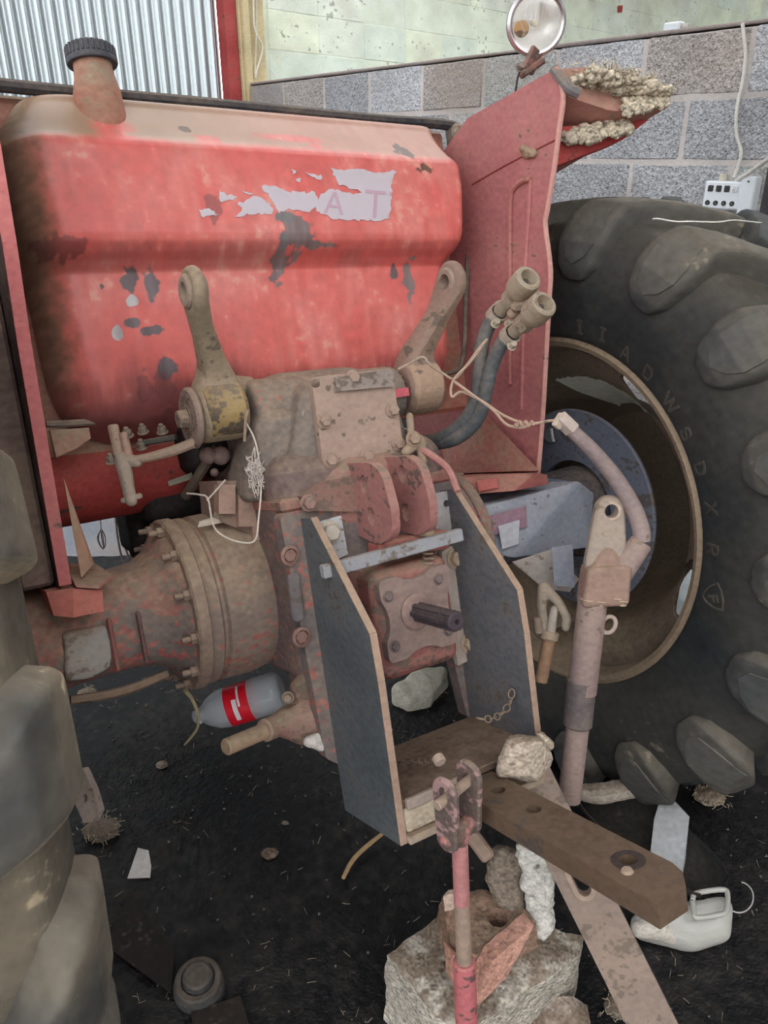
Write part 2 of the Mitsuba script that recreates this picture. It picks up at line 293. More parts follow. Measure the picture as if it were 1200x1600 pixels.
for ti, tone in enumerate(tones):
    for L in (0.43, 0.21):
        v = TM(blockmesh(L, 0.211, 0.10, ti+7), np.eye(4)); m = trimesh.graph.smooth_shade(v, angle=math.radians(40), facet_minarea=None)
        bsrc[ti, L] = mikit.ply(m, 'masonry', smooth=True, uv=np.tile(pack(tone, 0.62, 0.05), (len(m.vertices), 1)))
for r in range(9):
    z = LEDGE-CO*(r+0.5); s = 5.24-(0.30 if r % 2 else 0.08)
    while s > -0.75:
        L = 0.43
        k = key_of('wall_right__block'); c = s-L/2
        M = wallM(c, z, WOFF+0.05+rng.uniform(-0.003, 0.003)) @ trimesh.transformations.rotation_matrix(rng.uniform(-.006, .006), [0, 0, 1])
        scene[k] = {**bsrc[int(rng.choice(5)), L], 'to_world': T4(M)}; s -= 0.441
# coping smear of mortar on the ledge
add('wall_right__coping', rough(TM(cbox((6.4, 0.014, 0.11), 0.004), wallM(2.05, LEDGE+0.004, WOFF+0.055)), 0.005, 9, 3, 2, 0.4), 'masonry', (0.32, 0.28, 0.25), 0.2, 0, fr='w')

# --- back wall of pale green painted blocks, receding to the right; the corrugated door to its left
A2 = math.radians(45.0); BD = np.array([math.sin(A2), math.cos(A2), 0]); BN = np.array([-math.cos(A2), math.sin(A2), 0]); BOFF = 4.907
def backM(s, z, off): M = np.eye(4); M[:3, 0] = BD; M[:3, 1] = [0, 0, 1]; M[:3, 2] = np.cross(BD, [0, 0, 1]); M[:3, 3] = BN*off+BD*s+np.array([0, 0, z]); return M
sC = float(BD @ np.array([-0.80, 6.12, 0]))
add('wall_back', TM(cbox((13.2, 4.4, 0.1), 0.002), backM(sC+6.63, 2.2, BOFF+0.054)), 'masonry', (0.70, 0.75, 0.64), 0.05, 0.3, fr='w', smooth=False)
tag('wall_back', 'pale green painted block wall behind the grey partition', kind='structure')
ptones = [(0.74, 0.80, 0.68), (0.76, 0.82, 0.68), (0.72, 0.79, 0.69), (0.76, 0.81, 0.65)]
psrc = []
for ti, tone in enumerate(ptones):
    m = trimesh.graph.smooth_shade(rough(cbox((0.4500, 0.2340, 0.10), 0.004), 0.003, 25, ti+2, 2, 0.11), angle=math.radians(40), facet_minarea=None)
    psrc.append(mikit.ply(m, 'masonry', smooth=True, uv=np.tile(pack(tone, 0.08, 0.55), (len(m.vertices), 1))))
for r in range(10):
    s = sC+0.03-(0.22 if r % 2 else 0)
    if r % 2: s += 0.225
    while s < sC+12.7:
        k = key_of('wall_back__block'); scene[k] = {**psrc[int(rng.integers(4))], 'to_world': T4(backM(s+0.2225, 1.72+0.236*r, BOFF+0.052+rng.uniform(-.002, .002)))}; s += 0.452
# red steel jamb, timber post, corrugated door leaf
def onback(px, z=None, off=BOFF):
    d = RC @ hom(px, 60); q = d*(off/(BN @ d)); return float(BD @ q)
sj0, sj1, sp1 = onback(346), onback(364), onback(404)
add('trim', TM(cbox((sj1-sj0, 4.2, 0.09), 0.004), backM((sj0+sj1)/2, 2.1, BOFF-0.01)), 'machine', (0.36, 0.06, 0.055), 0.2, 0.15, fr='w'); tag('trim', 'dark red steel door jamb at the edge of the corrugated sheet', kind='structure')
add('trim_1', cat([TM(cbox((sp1-sj1-0.01, 4.2, 0.12), 0.006), backM((sj1+sp1)/2, 2.1, BOFF-0.02)), TM(cbox((0.05, 4.2, 0.03), 0.004), backM(sj1+0.04, 2.1, BOFF-0.095))]), 'machine', (0.55, 0.46, 0.27), 0.1, 0.05, fr='w')
tag('trim_1', 'weathered yellowish timber post beside the red jamb', kind='structure')
ns = 52*12+1; ss = np.linspace(sj0-52*0.0762, sj0+0.01, ns); zz = np.linspace(0.02, 4.2, 6)
SG, ZG = np.meshgrid(ss, zz, indexing='ij'); D = BOFF+0.05+0.016*np.cos(2*np.pi*(SG-ss[0])/0.0762)
P = BD*SG[..., None]+BN*D[..., None]+np.array([0, 0, 1])*ZG[..., None]
add('door_1', cat([TM(cbox((52*0.0762, 0.08, 0.05), 0.003), backM(sj0-26*0.0762, zc, BOFF+0.10)) for zc in (0.3, 1.6, 2.9, 4.1)]), 'machine', (0.30, 0.06, 0.055), 0.3, 0.2, fr='w'); tag('door_1', 'tall door clad in galvanised corrugated sheet', kind='structure')
add('door_1__corrugated_sheet', grid(P[..., 0], P[..., 1], P[..., 2]), 'galvanised', fr='w', smooth=True)
# cables pinned to the post
cq = lambda px, py, off=BOFF-0.105: (RC @ hom(px, py))*(off/(BN @ (RC @ hom(px, py))))+np.array([0, 0, HC])
add('trim_1__cable', tube([cq(396, -40), cq(397, 40), cq(410, 75), cq(401, 110), cq(399, 122)], 0.007, 6), 'machine', (0.62, 0.6, 0.52), 0.1, 0, fr='w')
add('trim_1__cable', tube([cq(400, -40), cq(401, 30), cq(400, 70), cq(398, 120)], 0.006, 6), 'machine', (0.55, 0.5, 0.4), 0.1, 0, fr='w')

# --- electrical things on the partition
def onwall(px, py, off=WOFF):
    d = RC @ hom(px, py); return d*(off/(WN @ d))+np.array([0, 0, HC])
def wallobj(c, size, ch=0.004, out=0.0):
    M = np.eye(4); M[:3, 0] = -WD; M[:3, 1] = [0, 0, 1]; M[:3, 2] = -WN; M[:3, 3] = c-WN*out; return TM(cbox(size, ch), M)
def wallF(c, out=0.0): M = np.eye(4); M[:3, 0] = -WD; M[:3, 1] = [0, 0, 1]; M[:3, 2] = np.cross(-WD, [0, 0, 1]); M[:3, 3] = c-WN*out; return M
k = 'socket_box'; c = onwall(1137, 305)
add(k, wallobj(c, (0.150, 0.100, 0.045), 0.006, 0.0225), 'white_plastic', fr='w'); tag(k, 'white double socket box at the lower end of the wall cable', 'socket')
for i in range(4):
    q = c+(-WD)*(-0.052+0.033*i)+np.array([0, 0, -0.027])
    add(k+'__screw', cat([lathe([(0.004, 0), (0.009, 0), (0.009, 0.003), (0.004, 0.003), (0.004, 0)], q-WN*0.045, -WN, 16), lathe([(1e-5, 0), (0.004, 0), (1e-5, 0.003)], q-WN*0.044, -WN, 10)]), 'machine', (0.02, 0.02, 0.02), 0.0, 0, fr='w')
for i in range(4):
    q = c+(-WD)*(-0.048+0.033*i)+np.array([0, 0, 0.024])
    add(k+'__switch', wallobj(q, (0.020, 0.022, 0.008), 0.002, 0.047), 'machine', (0.04, 0.04, 0.045) if i < 3 else (0.6, 0.62, 0.62), 0.0, 0, fr='w')
add(k+'__gland', cyl(c+np.array([0, 0, 0.05])-WN*0.02-WD*(-0.02), c+np.array([0, 0, 0.075])-WN*0.02-WD*(-0.02), 0.014), 'machine', (0.6, 0.55, 0.46), 0.3, 0, fr='w')
k = 'junction_box'; c2 = onwall(1176, 306)
add(k, wallobj(c2, (0.055, 0.135, 0.05), 0.005, 0.025), 'white_plastic', fr='w'); tag(k, 'narrow pale blue white box right of the socket box', 'electrical box')
add(k+'__screw', cat([cyl(c2+np.array([0, 0, dz])-WN*0.049, c2+np.array([0, 0, dz])-WN*0.053, 0.004, seg=10) for dz in (-0.05, 0.05)]), 'machine', (0.1, 0.1, 0.1), 0, 0, fr='w')
add('wall_cable', tube([onwall(*q, off=WOFF-0.02) for q in ((1160, 36), (1163, 60), (1165, 90), (1160, 130), (1153, 160), (1150, 190), (1152, 215), (1158, 235), (1155, 255), (1147, 277))], 0.0065, 7), 'machine', (0.72, 0.68, 0.62), 0.25, 0, fr='w')
tag('wall_cable', 'white cable running down the block wall to the socket box', 'cable')
add('conduit', tube([onwall(1150, 283, WOFF-0.03), onwall(1170, 270, WOFF-0.06), onwall(1205, 245, WOFF-0.1)], 0.008, 8), 'machine', (0.66, 0.62, 0.58), 0.3, 0, fr='w'); tag('conduit', 'pale conduit rising to the right from the socket box', 'conduit')
c3 = onwall(1053, 44, WOFF+0.03)
add('junction_box', wallobj(c3, (0.07, 0.038, 0.04), 0.005, 0.0), 'white_plastic', fr='w'); tag('junction_box_001', 'small white box sitting on top of the block partition', 'electrical box')
add('junction_box_001__gland', cyl(c3-WD*0.035, c3-WD*0.065, 0.010), 'machine', (0.5, 0.48, 0.44), 0.3, 0, fr='w')
add('red_tag', box(cq(969, 14, BOFF-0.02), (0.045, 0.02, 0.06), 0.003), 'machine', (0.35, 0.05, 0.04), 0.1, 0.1, fr='w'); tag('red_tag', 'tiny red tag fixed to the pale green wall', 'tag')
# dark post at the right-hand edge
pa = w(1195, 257, D=2.45)+0.05*WN-0.065*WD
add('dark_post', bar([pa[0], pa[1], 0], [pa[0], pa[1], 2.5], -WD, 0.13, 0.06, 0.004), 'machine', (0.045, 0.035, 0.04), 0.15, 0.2, fr='w'); tag('dark_post', 'dark steel post at the right edge beside the electrical boxes', 'post')
# ================================================================== the tractor (tractor frame, unless said)
TR = 'tractor'
tag(TR, 'dusty red tractor seen from behind with its cab stripped off', 'tractor')
# ------------------------------------------------------------------ rear wheels
WC = np.array([0, 1.558, -0.31]); RIM = 0.455; RO = 0.79
half = [(0.470, -0.205), (0.478, -0.213), (0.505, -0.222), (0.55, -0.232), (0.60, -0.236), (0.65, -0.230), (0.70, -0.215), (0.735, -0.192), (0.748, -0.16), (0.754, -0.08)]
prof = half+[(0.756, 0.0)]+[(r, -x) for r, x in half[::-1]]
inner = [(0.462, 0.20), (0.50, 0.19), (0.60, 0.20), (0.70, 0.15), (0.72, 0), (0.70, -0.15), (0.60, -0.20), (0.50, -0.19), (0.462, -0.20)]
def spline(pts, n=4): return [tuple(p) for p in smoothline(pts, n)]
TYRE = lathe(spline(prof)+inner+[spline(prof)[0]], [0, 0, 0], [1, 0, 0], 120)
def polar(r, a, x): return np.array([x, r*math.cos(a), r*math.sin(a)])
def lug(sgn=-1):
    # a bar from the middle of the tread over the shoulder and down the sidewall; sections: (x, r outer, angle, half width, depth)
    secs = [(0.030, 0.800, 0.27, 0.030, 0.06), (-0.06, 0.803, 0.17, 0.033, 0.06), (-0.14, 0.800, 0.08, 0.042, 0.06), (-0.196, 0.790, 0.03, 0.064, 0.07), (-0.228, 0.752, 0.012, 0.074, 0.07), (-0.250, 0.70, 0.003, 0.072, 0.06), (-0.256, 0.645, 0.0, 0.056, 0.05), (-0.248, 0.612, 0.0, 0.028, 0.04)]
    nrm = [(0, 1), (0, 1), (-0.1, 1), (-0.45, 0.85), (-0.85, 0.45), (-1, 0.1), (-1, 0.0), (-1, -0.1)]
    hs = []
    def sec(i):
        x, r, a, hw, dp = secs[i]; nx, nr = nrm[i]; L = math.hypot(nx, nr); nx, nr = nx/L, nr/L; out = []
        for d, e in ((0.0, 0.84), (0.012, 1.0), (dp, 1.22)):
            for s in (-1, 1):
                rr = r-nr*d; xx = x-nx*d; out.append(polar(rr, a+s*hw*e/r, xx))
        return np.array(out)
    for i in range(len(secs)-1): hs.append(trimesh.convex.convex_hull(np.vstack([sec(i), sec(i+1)])))
    m = melt(hs, 0.012, 3)
    if sgn > 0: m.apply_transform(np.diag([-1, 1, 1, 1.0])); m.invert()
    return m
def lug_face(sgn=-1):                                    # the worn flat pad on the lug's shoulder
    pts = [(0.775, -0.046), (0.775, 0.046), (0.735, 0.056), (0.70, 0.052), (0.668, 0.030), (0.648, -0.006), (0.662, -0.034), (0.70, -0.050), (0.74, -0.052)]
    xs = lambda r: float(np.interp(r, [0.610, 0.645, 0.70, 0.752, 0.788], [-0.248, -0.256, -0.250, -0.228, -0.196]))-0.0035
    q = [polar(r, 0.012+d*0.90/r, xs(r)) for r, d in pts]; q2 = [polar(r, 0.012+d*1.0/r, xs(r)+0.014) for r, d in pts]
    m = m2t(man(hull([np.array(q), np.array(q2)])).refine_to_length(0.012))
    return m
lugs = {s: (lug(s), lug_face(s)) for s in (-1, 1)}
def wheel(Xin, name, side, dust, NL=18, phase=0.0):
    # side: +1 when the wheel stands to the right (its inner face looks to -x)
    root = key_of(f'{TR}__{name}')
    M0 = np.eye(4); M0[:3, 3] = [Xin+side*0.236, WC[1], WC[2]]
    k = add(root+'__tyre', TM(TYRE, M0), 'rubber', (0.014, 0.0155, 0.019), dust*0.62, 0, smooth=40)
    for s in (-1, 1):
        src = None
        for i in range(NL):
            a = phase+(i+(0.5 if s > 0 else 0))*2*math.pi/NL
            M = M0 @ trimesh.transformations.rotation_matrix(a, [1, 0, 0])
            if src is None:
                mm = lugs[s][0]; mm = trimesh.graph.smooth_shade(mm, angle=math.radians(50), facet_minarea=None)
                src = mikit.ply(mm, 'rubber', smooth=True, uv=np.tile(pack((0.026, 0.029, 0.035), dust, 0), (len(mm.vertices), 1)))
                pad = mikit.ply(trimesh.graph.smooth_shade(lugs[s][1], angle=0.5, facet_minarea=None), 'rubber', smooth=True, uv=np.tile(pack((0.036, 0.04, 0.048), dust, 0), (len(trimesh.graph.smooth_shade(lugs[s][1], angle=0.5, facet_minarea=None).vertices), 1)))
            lk = key_of(root+'__lug'); scene[lk] = {**src, 'to_world': T4(MT @ M)}
            if s == -side: scene[key_of(lk+'__worn_pad')] = {**pad, 'to_world': T4(MT @ M)}
    return root, M0
wr, MR = wheel(1.39, 'rear_wheel', 1, 0.27, phase=math.radians(9.5))
wl, ML = wheel(0.072, 'rear_wheel', -1, 1.0, phase=math.radians(7))
tag(wr, 'right rear wheel with a cream rim'); tag(wl, 'left rear wheel, its dusty tread towards the viewer')
# rims: barrel with a rolled flange, disc with scalloped windows
BAR = [(0.440, -0.190), (0.446, -0.204), (0.458, -0.210), (0.468, -0.204), (0.470, -0.192), (0.462, -0.186), (0.452, -0.176), (0.446, -0.120), (0.424, -0.085), (0.415, 0.02), (0.424, 0.085), (0.446, 0.13), (0.452, 0.18), (0.468, 0.195), (0.462, 0.21), (0.446, 0.20), (0.436, 0.13), (0.412, 0.085), (0.404, 0.02), (0.412, -0.078), (0.434, -0.115), (0.440, -0.19)]
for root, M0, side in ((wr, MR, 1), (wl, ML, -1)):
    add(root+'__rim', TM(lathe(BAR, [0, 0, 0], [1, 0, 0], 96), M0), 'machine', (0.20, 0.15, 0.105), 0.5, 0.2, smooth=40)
    dz = [(0.02, 0.16), (0.235, 0.155), (0.262, 0.125), (0.285, 0.06), (0.32, -0.03), (0.36, -0.105), (0.40, -0.140), (0.441, -0.150)]
    d1 = lathe(dz+[(r, x+0.012) for r, x in dz[::-1]]+[dz[0]], [0, 0, 0], [1, 0, 0], 120)
    holes = [hull([cyl(polar(0.408, a-0.11, -0.3), polar(0.408, a-0.11, 0.3), 0.036, seg=24), cyl(polar(0.408, a+0.11, -0.3), polar(0.408, a+0.11, 0.3), 0.036, seg=24), cyl(polar(0.375, a, -0.3), polar(0.375, a, 0.3), 0.034, seg=24)]) for a in np.arange(5)*2*math.pi/5+math.radians(135)]
    disc = cut(d1, holes)
    if side < 0: disc.apply_transform(np.diag([-1, 1, 1, 1.0])); disc.invert()
    add(root+'__disc', TM(disc, M0), 'machine', (0.135, 0.098, 0.075), 0.45, 0.30, smooth=30)  # brown base takes in dirt and painted shade; only the lit sector stays cream
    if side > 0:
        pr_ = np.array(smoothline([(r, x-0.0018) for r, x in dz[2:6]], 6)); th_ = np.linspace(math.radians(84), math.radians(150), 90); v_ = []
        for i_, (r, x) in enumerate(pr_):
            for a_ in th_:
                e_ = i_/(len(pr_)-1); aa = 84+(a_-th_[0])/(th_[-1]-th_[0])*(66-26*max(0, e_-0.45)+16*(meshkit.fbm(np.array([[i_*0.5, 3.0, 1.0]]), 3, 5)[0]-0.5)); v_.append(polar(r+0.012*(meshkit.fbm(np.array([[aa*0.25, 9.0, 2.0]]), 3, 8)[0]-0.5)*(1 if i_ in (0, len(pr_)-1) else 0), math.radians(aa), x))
        v_ = np.array(v_).reshape(len(pr_), len(th_), 3); add(root+'__disc__lit_cream_paint', TM(grid(v_[..., 0], v_[..., 1], v_[..., 2]), M0), 'machine', (0.60, 0.60, 0.53), 0.18, 0.22, smooth=True)
# raised lettering and a shield on the right tyre's inner sidewall (faint)
def on_side(m, ang, r0, rot=0.0, side=-1):               # m in xy, centred; laid on the sidewall at angle ang, letter tops outwards
    v = m.vertices.copy(); c, s = math.cos(rot), math.sin(rot); vx, vy = v[:, 0]*c-v[:, 1]*s, v[:, 0]*s+v[:, 1]*c
    R_ = r0+vy; A_ = ang+vx/r0
    xs = np.interp(R_, [p[0] for p in half], [p[1] for p in half])-v[:, 2]
    return trimesh.Trimesh(np.stack([xs, R_*np.cos(A_), R_*np.sin(A_)], 1), m.faces, process=False)
def angr(px, py): q = t(px, py, X=1.385)-np.array([1.385, WC[1], WC[2]]); return math.atan2(q[2], q[1]), math.hypot(q[1], q[2])
for ch, px, py in (('I', 897, 512), ('I', 933, 524), ('A', 968, 553), ('D', 1003, 585), ('W', 1038, 632), ('S', 1062, 680), ('D', 1085, 735), ('X', 1103, 797), ('R', 1105, 862)):
    a, r = angr(px, py); m = meshkit.text_mesh(ch, 0.034, 0.0035, True); m.apply_translation([-m.bounds[:, 0].mean(), -m.bounds[:, 1].mean(), -0.0012])
    v, f = trimesh.remesh.subdivide_to_size(m.vertices, m.faces, 0.012)
    fat = on_side(trimesh.Trimesh(v, f), a, r); add(wr+'__tyre__lettering', TM(fat, MR), 'rubber', (0.02, 0.02, 0.023), 0.35, 0, smooth=False)
a, r = angr(1107, 935)
sh = Polygon([(-0.030, 0.024), (-0.012, 0.030), (0.012, 0.030), (0.030, 0.024), (0.026, 0.0), (0.014, -0.022), (0, -0.034), (-0.014, -0.022), (-0.026, 0.0)])
m = cat([extr(sh.difference(sh.buffer(-0.004)), 0.0045), TM(meshkit.text_mesh('F', 0.026, 0.004, True), trimesh.transformations.translation_matrix([-0.007, -0.012, 0]))]); m.apply_translation([0, 0, -0.0012])
v, f = trimesh.remesh.subdivide_to_size(m.vertices, m.faces, 0.012)
add(wr+'__tyre__shield_emblem', TM(on_side(trimesh.Trimesh(v, f), a, r, 0.5), MR), 'rubber', (0.025, 0.025, 0.028), 0.35, 0, smooth=False)

# ------------------------------------------------------------------ fuel tank
TB = 1.665
ZR = [0.028, 0.05, 0.075, 0.11, 0.16, 0.22, 0.30, 0.345, 0.362, 0.380, 0.396, 0.41, 0.47, 0.53, 0.567, 0.578, 0.60, 0.64, 0.68, 0.703, 0.71]
YR = [1.655, 1.615, 1.578, 1.553, 1.540, 1.537, 1.537, 1.535, 1.520, 1.494, 1.480, 1.477, 1.482, 1.488, 1.491, 1.497, 1.520, 1.556, 1.592, 1.612, 1.655]
XL = [0.34, 0.285, 0.26, 0.245, 0.235, 0.232, 0.230, 0.226, 0.222, 0.218, 0.215, 0.213, 0.206, 0.203, 0.205, 0.206, 0.215, 0.235, 0.26, 0.285, 0.31]
XR = [1.06, 1.12, 1.145, 1.16, 1.168, 1.173, 1.176, 1.178, 1.184, 1.198, 1.207, 1.212, 1.226, 1.236, 1.236, 1.234, 1.232, 1.23, 1.235, 1.24, 1.22]
from scipy.interpolate import PchipInterpolator as Pch
fY, fL, fR = Pch(ZR, YR), Pch(ZR, XL), Pch(ZR, XR)
def tank_y(z): return float(fY(z))
zs = np.unique(np.concatenate([np.linspace(0.028, 0.71, 190), np.linspace(0.34, 0.42, 50), np.linspace(0.56, 0.60, 20)])); u = np.linspace(-1, 1, 201); u = np.sign(u)*(1-(1-np.abs(u))**1.6)
ZG, UG = np.meshgrid(zs, u, indexing='ij'); L_, R_ = fL(ZG), fR(ZG); XG = (L_+R_)/2+UG*(R_-L_)/2
ed = np.minimum(XG-L_, R_-XG); rad = np.where(XG < (L_+R_)/2, 0.085, 0.055); q = np.clip(1-ed/rad, 0, 1); S = np.sqrt(np.clip(1-q**2, 0, 1))
YG = TB-(TB-fY(ZG))*S
YG = YG+0.002*(meshkit.fbm(np.stack([XG*6, ZG*6, 0*XG], -1), 2, 4)-0.5)
n, k = XG.shape; i, j = np.meshgrid(np.arange(n-1), np.arange(k-1), indexing='ij'); a = i*k+j
qd = np.stack([a, a+1, a+k+1, a+k], -1).reshape(-1, 4)
tm = trimesh.Trimesh(np.stack([XG, YG, ZG], -1).reshape(-1, 3), np.vstack([qd[:, [0, 1, 2]], qd[:, [0, 2, 3]]]), process=False)
TK = f'{TR}__fuel_tank'
add(TK, tm, 'tank_paint', smooth=True, uv=np.stack([XG, ZG], -1).reshape(-1, 2))
add(TK+'__back_flange', box([0.72, 1.685, 0.36], (1.16, 0.03, 0.72), 0.01), 'machine', (0.40, 0.13, 0.10), 0.75, 0.2)
# rubber strip along the top edge and down the right-hand side
sp = [t(*p, Y=1.64) for p in ((-60, 126), (0, 133), (100, 143), (180, 150), (300, 160), (450, 174), (600, 188), (690, 194))]+[t(718, 203, Y=1.64), t(728, 222, Y=1.645), t(735, 260, Y=1.66)]
add(TK+'__rubber_strip', tube(sp, 0.0125, 8, 5), 'machine', (0.035, 0.037, 0.04), 0.28, 0)
sp = [t(731, 395, Y=1.60), t(728, 470, Y=1.60), t(725, 545, Y=1.60), t(716, 577, Y=1.60), t(690, 585, Y=1.60)]
add(TK+'__rubber_strip', tube(sp, 0.006, 8, 5), 'machine', (0.09, 0.08, 0.07), 0.5, 0)
sp = [t(72, 663, Y=1.60), t(120, 661, Y=1.60), t(200, 654, Y=1.60), t(290, 643, Y=1.60), t(400, 632, Y=1.60)]
add(TK+'__rubber_strip', tube(sp, 0.0075, 8, 4), 'machine', (0.14, 0.115, 0.10), 0.55, 0.2)
add(TK+'__bolt', hexbolt(t(711, 209, Y=1.60), [0.3, -1, 0.1], 0.011, 0.012), 'machine', (0.2, 0.18, 0.16), 0.6, 0.3)
add(TK+'__bolt__bracket', cat([box(t(712, 213, Y=1.635), (0.036, 0.05, 0.05), 0.008)]), 'machine', (0.13, 0.11, 0.09), 0.7, 0.3)
# filler neck and ribbed cap
nc = t(152, 142, Y=1.585); ax = nz([-0.02, -0.04, 1])
add(TK+'__filler_neck', rough(lathe([(0.047, -0.10), (0.0445, -0.006), (0.039, 0.016), (0.037, 0.034), (0.037, 0.05), (1e-4, 0.05)], nc, ax, 40), 0.0025, 40, 3, 2), 'machine', (0.36, 0.13, 0.09), 0.85, 0.25)
cc = nc+ax*0.046
pr = [(1e-4, 0), (0.046, 0), (0.0475, 0.003), (0.0475, 0.009), (0.045, 0.010), (0.045, 0.028), (0.043, 0.031), (1e-4, 0.031)]
cap = cat([lathe(pr, cc, ax, 48)]+[obox(cc+ax*0.019+0.0452*(math.cos(b)*np.array([1, 0, 0])+math.sin(b)*np.array([0, 1, 0])), ax, [math.cos(b), math.sin(b), 0], (0.019, 0.0045, 0.0045), 0.001) for b in np.arange(30)*2*math.pi/30])
add(TK+'__filler_cap', cap, 'machine', (0.055, 0.065, 0.08), 0.22, 0.05)
# torn sticker with parts of its letters
def on_tank(poly, lift, th=0.0006):                      # polygon in pixels -> thin film on the tank's upper panel
    out = []
    for g in getattr(poly, 'geoms', [poly]):
        if g.area < 6: continue
        m = trimesh.creation.extrude_polygon(g, 1.0, engine='earcut'); v = m.vertices.copy(); r = []
        for p in v:
            z = 0.5
            for _ in range(4): q_ = t(p[0], p[1], Y=tank_y(z)-lift); z = q_[2]
            r.append(q_+np.array([0, -th*p[2], 0]))
        out.append(trimesh.Trimesh(np.array(r), m.faces, process=False))
    return cat(out)
PIECES = [[(515, 262), (540, 267), (556, 262), (588, 270), (617, 265), (612, 290), (608, 343), (560, 345), (520, 342), (495, 330), (492, 320), (500, 305), (515, 296), (550, 303), (568, 300), (550, 295), (530, 288), (524, 276)],
          [(408, 290), (430, 290), (450, 300), (492, 300), (500, 318), (482, 332), (450, 326), (436, 334), (428, 318), (418, 305)],
          [(370, 320), (398, 306), (415, 313), (426, 326), (424, 334), (390, 334), (366, 340), (380, 328)], [(340, 301), (352, 300), (371, 309), (345, 315)], [(311, 328), (328, 325), (345, 336), (318, 340)],
          [(478, 270), (505, 275), (502, 283), (488, 276)], [(455, 262), (462, 266), (458, 272)], [(461, 281), (470, 279), (468, 286)], [(378, 299), (396, 301), (392, 304)]]
def jag(p, s): 
    P = Polygon(p).segmentize(5.0); xy = np.array(P.exterior.coords)[:-1]; xy = xy+np.random.default_rng(s).normal(0, 1.3, xy.shape); return Polygon(xy).buffer(0)
from shapely.ops import unary_union
film = unary_union([jag(p, i) for i, p in enumerate(PIECES)])
add(TK+'__torn_sticker', on_tank(film, 0.0012), 'decal_film', smooth=False)
for ch, px, py, hgt in (('A', 505, 332, 34), ('T', 566, 338, 42), ('I', 604, 340, 40)):
    m = meshkit.text_mesh(ch, hgt, 1.0); poly = unary_union([Polygon(m.vertices[f][:, :2]) for f in m.faces if np.ptp(m.vertices[f][:, 2]) < 1e-6])
    poly = affinity.affine_transform(poly.buffer(0.05), [1, 0.06, 0.10, -1, px, py]).intersection(film)
    add(TK+'__torn_sticker__letter', on_tank(poly, 0.0022), 'decal_letter', smooth=False)

# ------------------------------------------------------------------ cab floor below the tank
add(f'{TR}__cab_floor', cat([lathe([(1e-4, -0.30), (0.085, -0.30), (0.10, -0.28), (0.10, 0.14), (0.085, 0.16), (1e-4, 0.16)], t(120, 745, Y=1.76)+np.array([0.10, 0, 0]), [1, 0.02, 0.01], 40), box([0.52, 1.80, -0.02], (0.62, 0.06, 0.12), 0.02)]), 'machine', (0.38, 0.055, 0.05), 0.12, 0.25)
add(f'{TR}__cab_floor__support', cat([plate_y([(t(*p, Y=1.58)[0], t(*p, Y=1.58)[2]) for p in ((78, 672), (139, 668), (142, 685), (120, 700), (88, 715))], 1.58, 0.015)]), 'machine', (0.42, 0.17, 0.12), 0.9, 0.1)
add(f'{TR}__cab_floor__cross_rail', box([0.60, 1.70, 0.0], (0.62, 0.06, 0.07), 0.02), 'machine', (0.52, 0.065, 0.055), 0.15, 0.2)

# ------------------------------------------------------------------ fenders
FP = [(1.200, 0.70), (1.235, 0.62), (1.262, 0.50), (1.292, 0.33), (1.312, 0.27), (1.335, 0.20), (1.395, -0.20), (1.45, -0.215), (2.05, -0.215), (2.15, 0.10), (2.1, 0.70)]
def edge_y(z): return float(np.interp(-z, [-p[1] for p in FP[:7]], [p[0] for p in FP[:7]]))
lf = key_of(f'{TR}__fender')
add(lf, plate_x(FP, 0.158, 0.005), 'machine', (0.065, 0.045, 0.04), 0.35, 0.2); tag(lf, 'left fender, its dusty rear edge towards the viewer')  # near-black base has the shade of this outer face put into it
strip = lambda X0, X1, zs: cat([hull([np.array([[x, edge_y(z)+dy, z] for x in (X0, X1) for dy in (-0.003, 0.004) for z in zz_])]) for zz_ in zip(zs[:-1], zs[1:])])
zl = np.linspace(0.70, -0.20, 26)
lf_e = [t(*p, Y=edge_y(z)) for p, z in ()]
add(lf+'__edge_flange', strip(0.158, 0.178, zl), 'machine', (0.50, 0.15, 0.145), 0.25, 0.12)
add(lf+'__gusset', hull([np.array([t(99, 745, Y=1.405), t(127, 903, Y=1.405), t(147, 880, Y=1.44), t(101, 760, Y=1.44), t(144, 884, Y=1.42)])]), 'machine', (0.42, 0.22, 0.16), 0.95, 0.02)
add(lf+'__foot', cat([hull([np.array([t(117, 913, Y=1.385), t(155, 915, Y=1.385), t(177, 899, Y=1.42), t(150, 881, Y=1.50), t(100, 880, Y=1.50)]), np.array([t(120, 918, Y=1.385), t(155, 920, Y=1.385), t(176, 903, Y=1.42)])])]), 'machine', (0.45, 0.16, 0.13), 0.8, 0.1)
fo = [t(72, 925, Y=1.40), t(115, 920, Y=1.385), t(160, 922, Y=1.40), t(162, 955, Y=1.40), t(115, 965, Y=1.385), t(84, 962, Y=1.40)]
add(lf+'__mounting_block', hull([np.array(fo), np.array(fo)+np.array([0, 0.13, 0.0])]), 'machine', (0.55, 0.14, 0.12), 0.45, 0.15)
add(lf+'__lit_face_column', box([0.128, 1.475, 0.13], (0.055, 0.11, 0.66), 0.006), 'machine', (0.15, 0.095, 0.08), 0.6, 0.25)  # column added for the lit, dusty lower part of the outer face
add(lf+'__mudguard_top', box([-0.11, 1.66, 0.70], (0.60, 0.98, 0.02), 0.006), 'machine', (0.45, 0.12, 0.11), 0.7, 0.2)
add(lf+'__mudguard_skirt', box([-0.40, 1.66, 0.62], (0.02, 0.98, 0.18), 0.006), 'machine', (0.40, 0.10, 0.09), 0.4, 0.2)

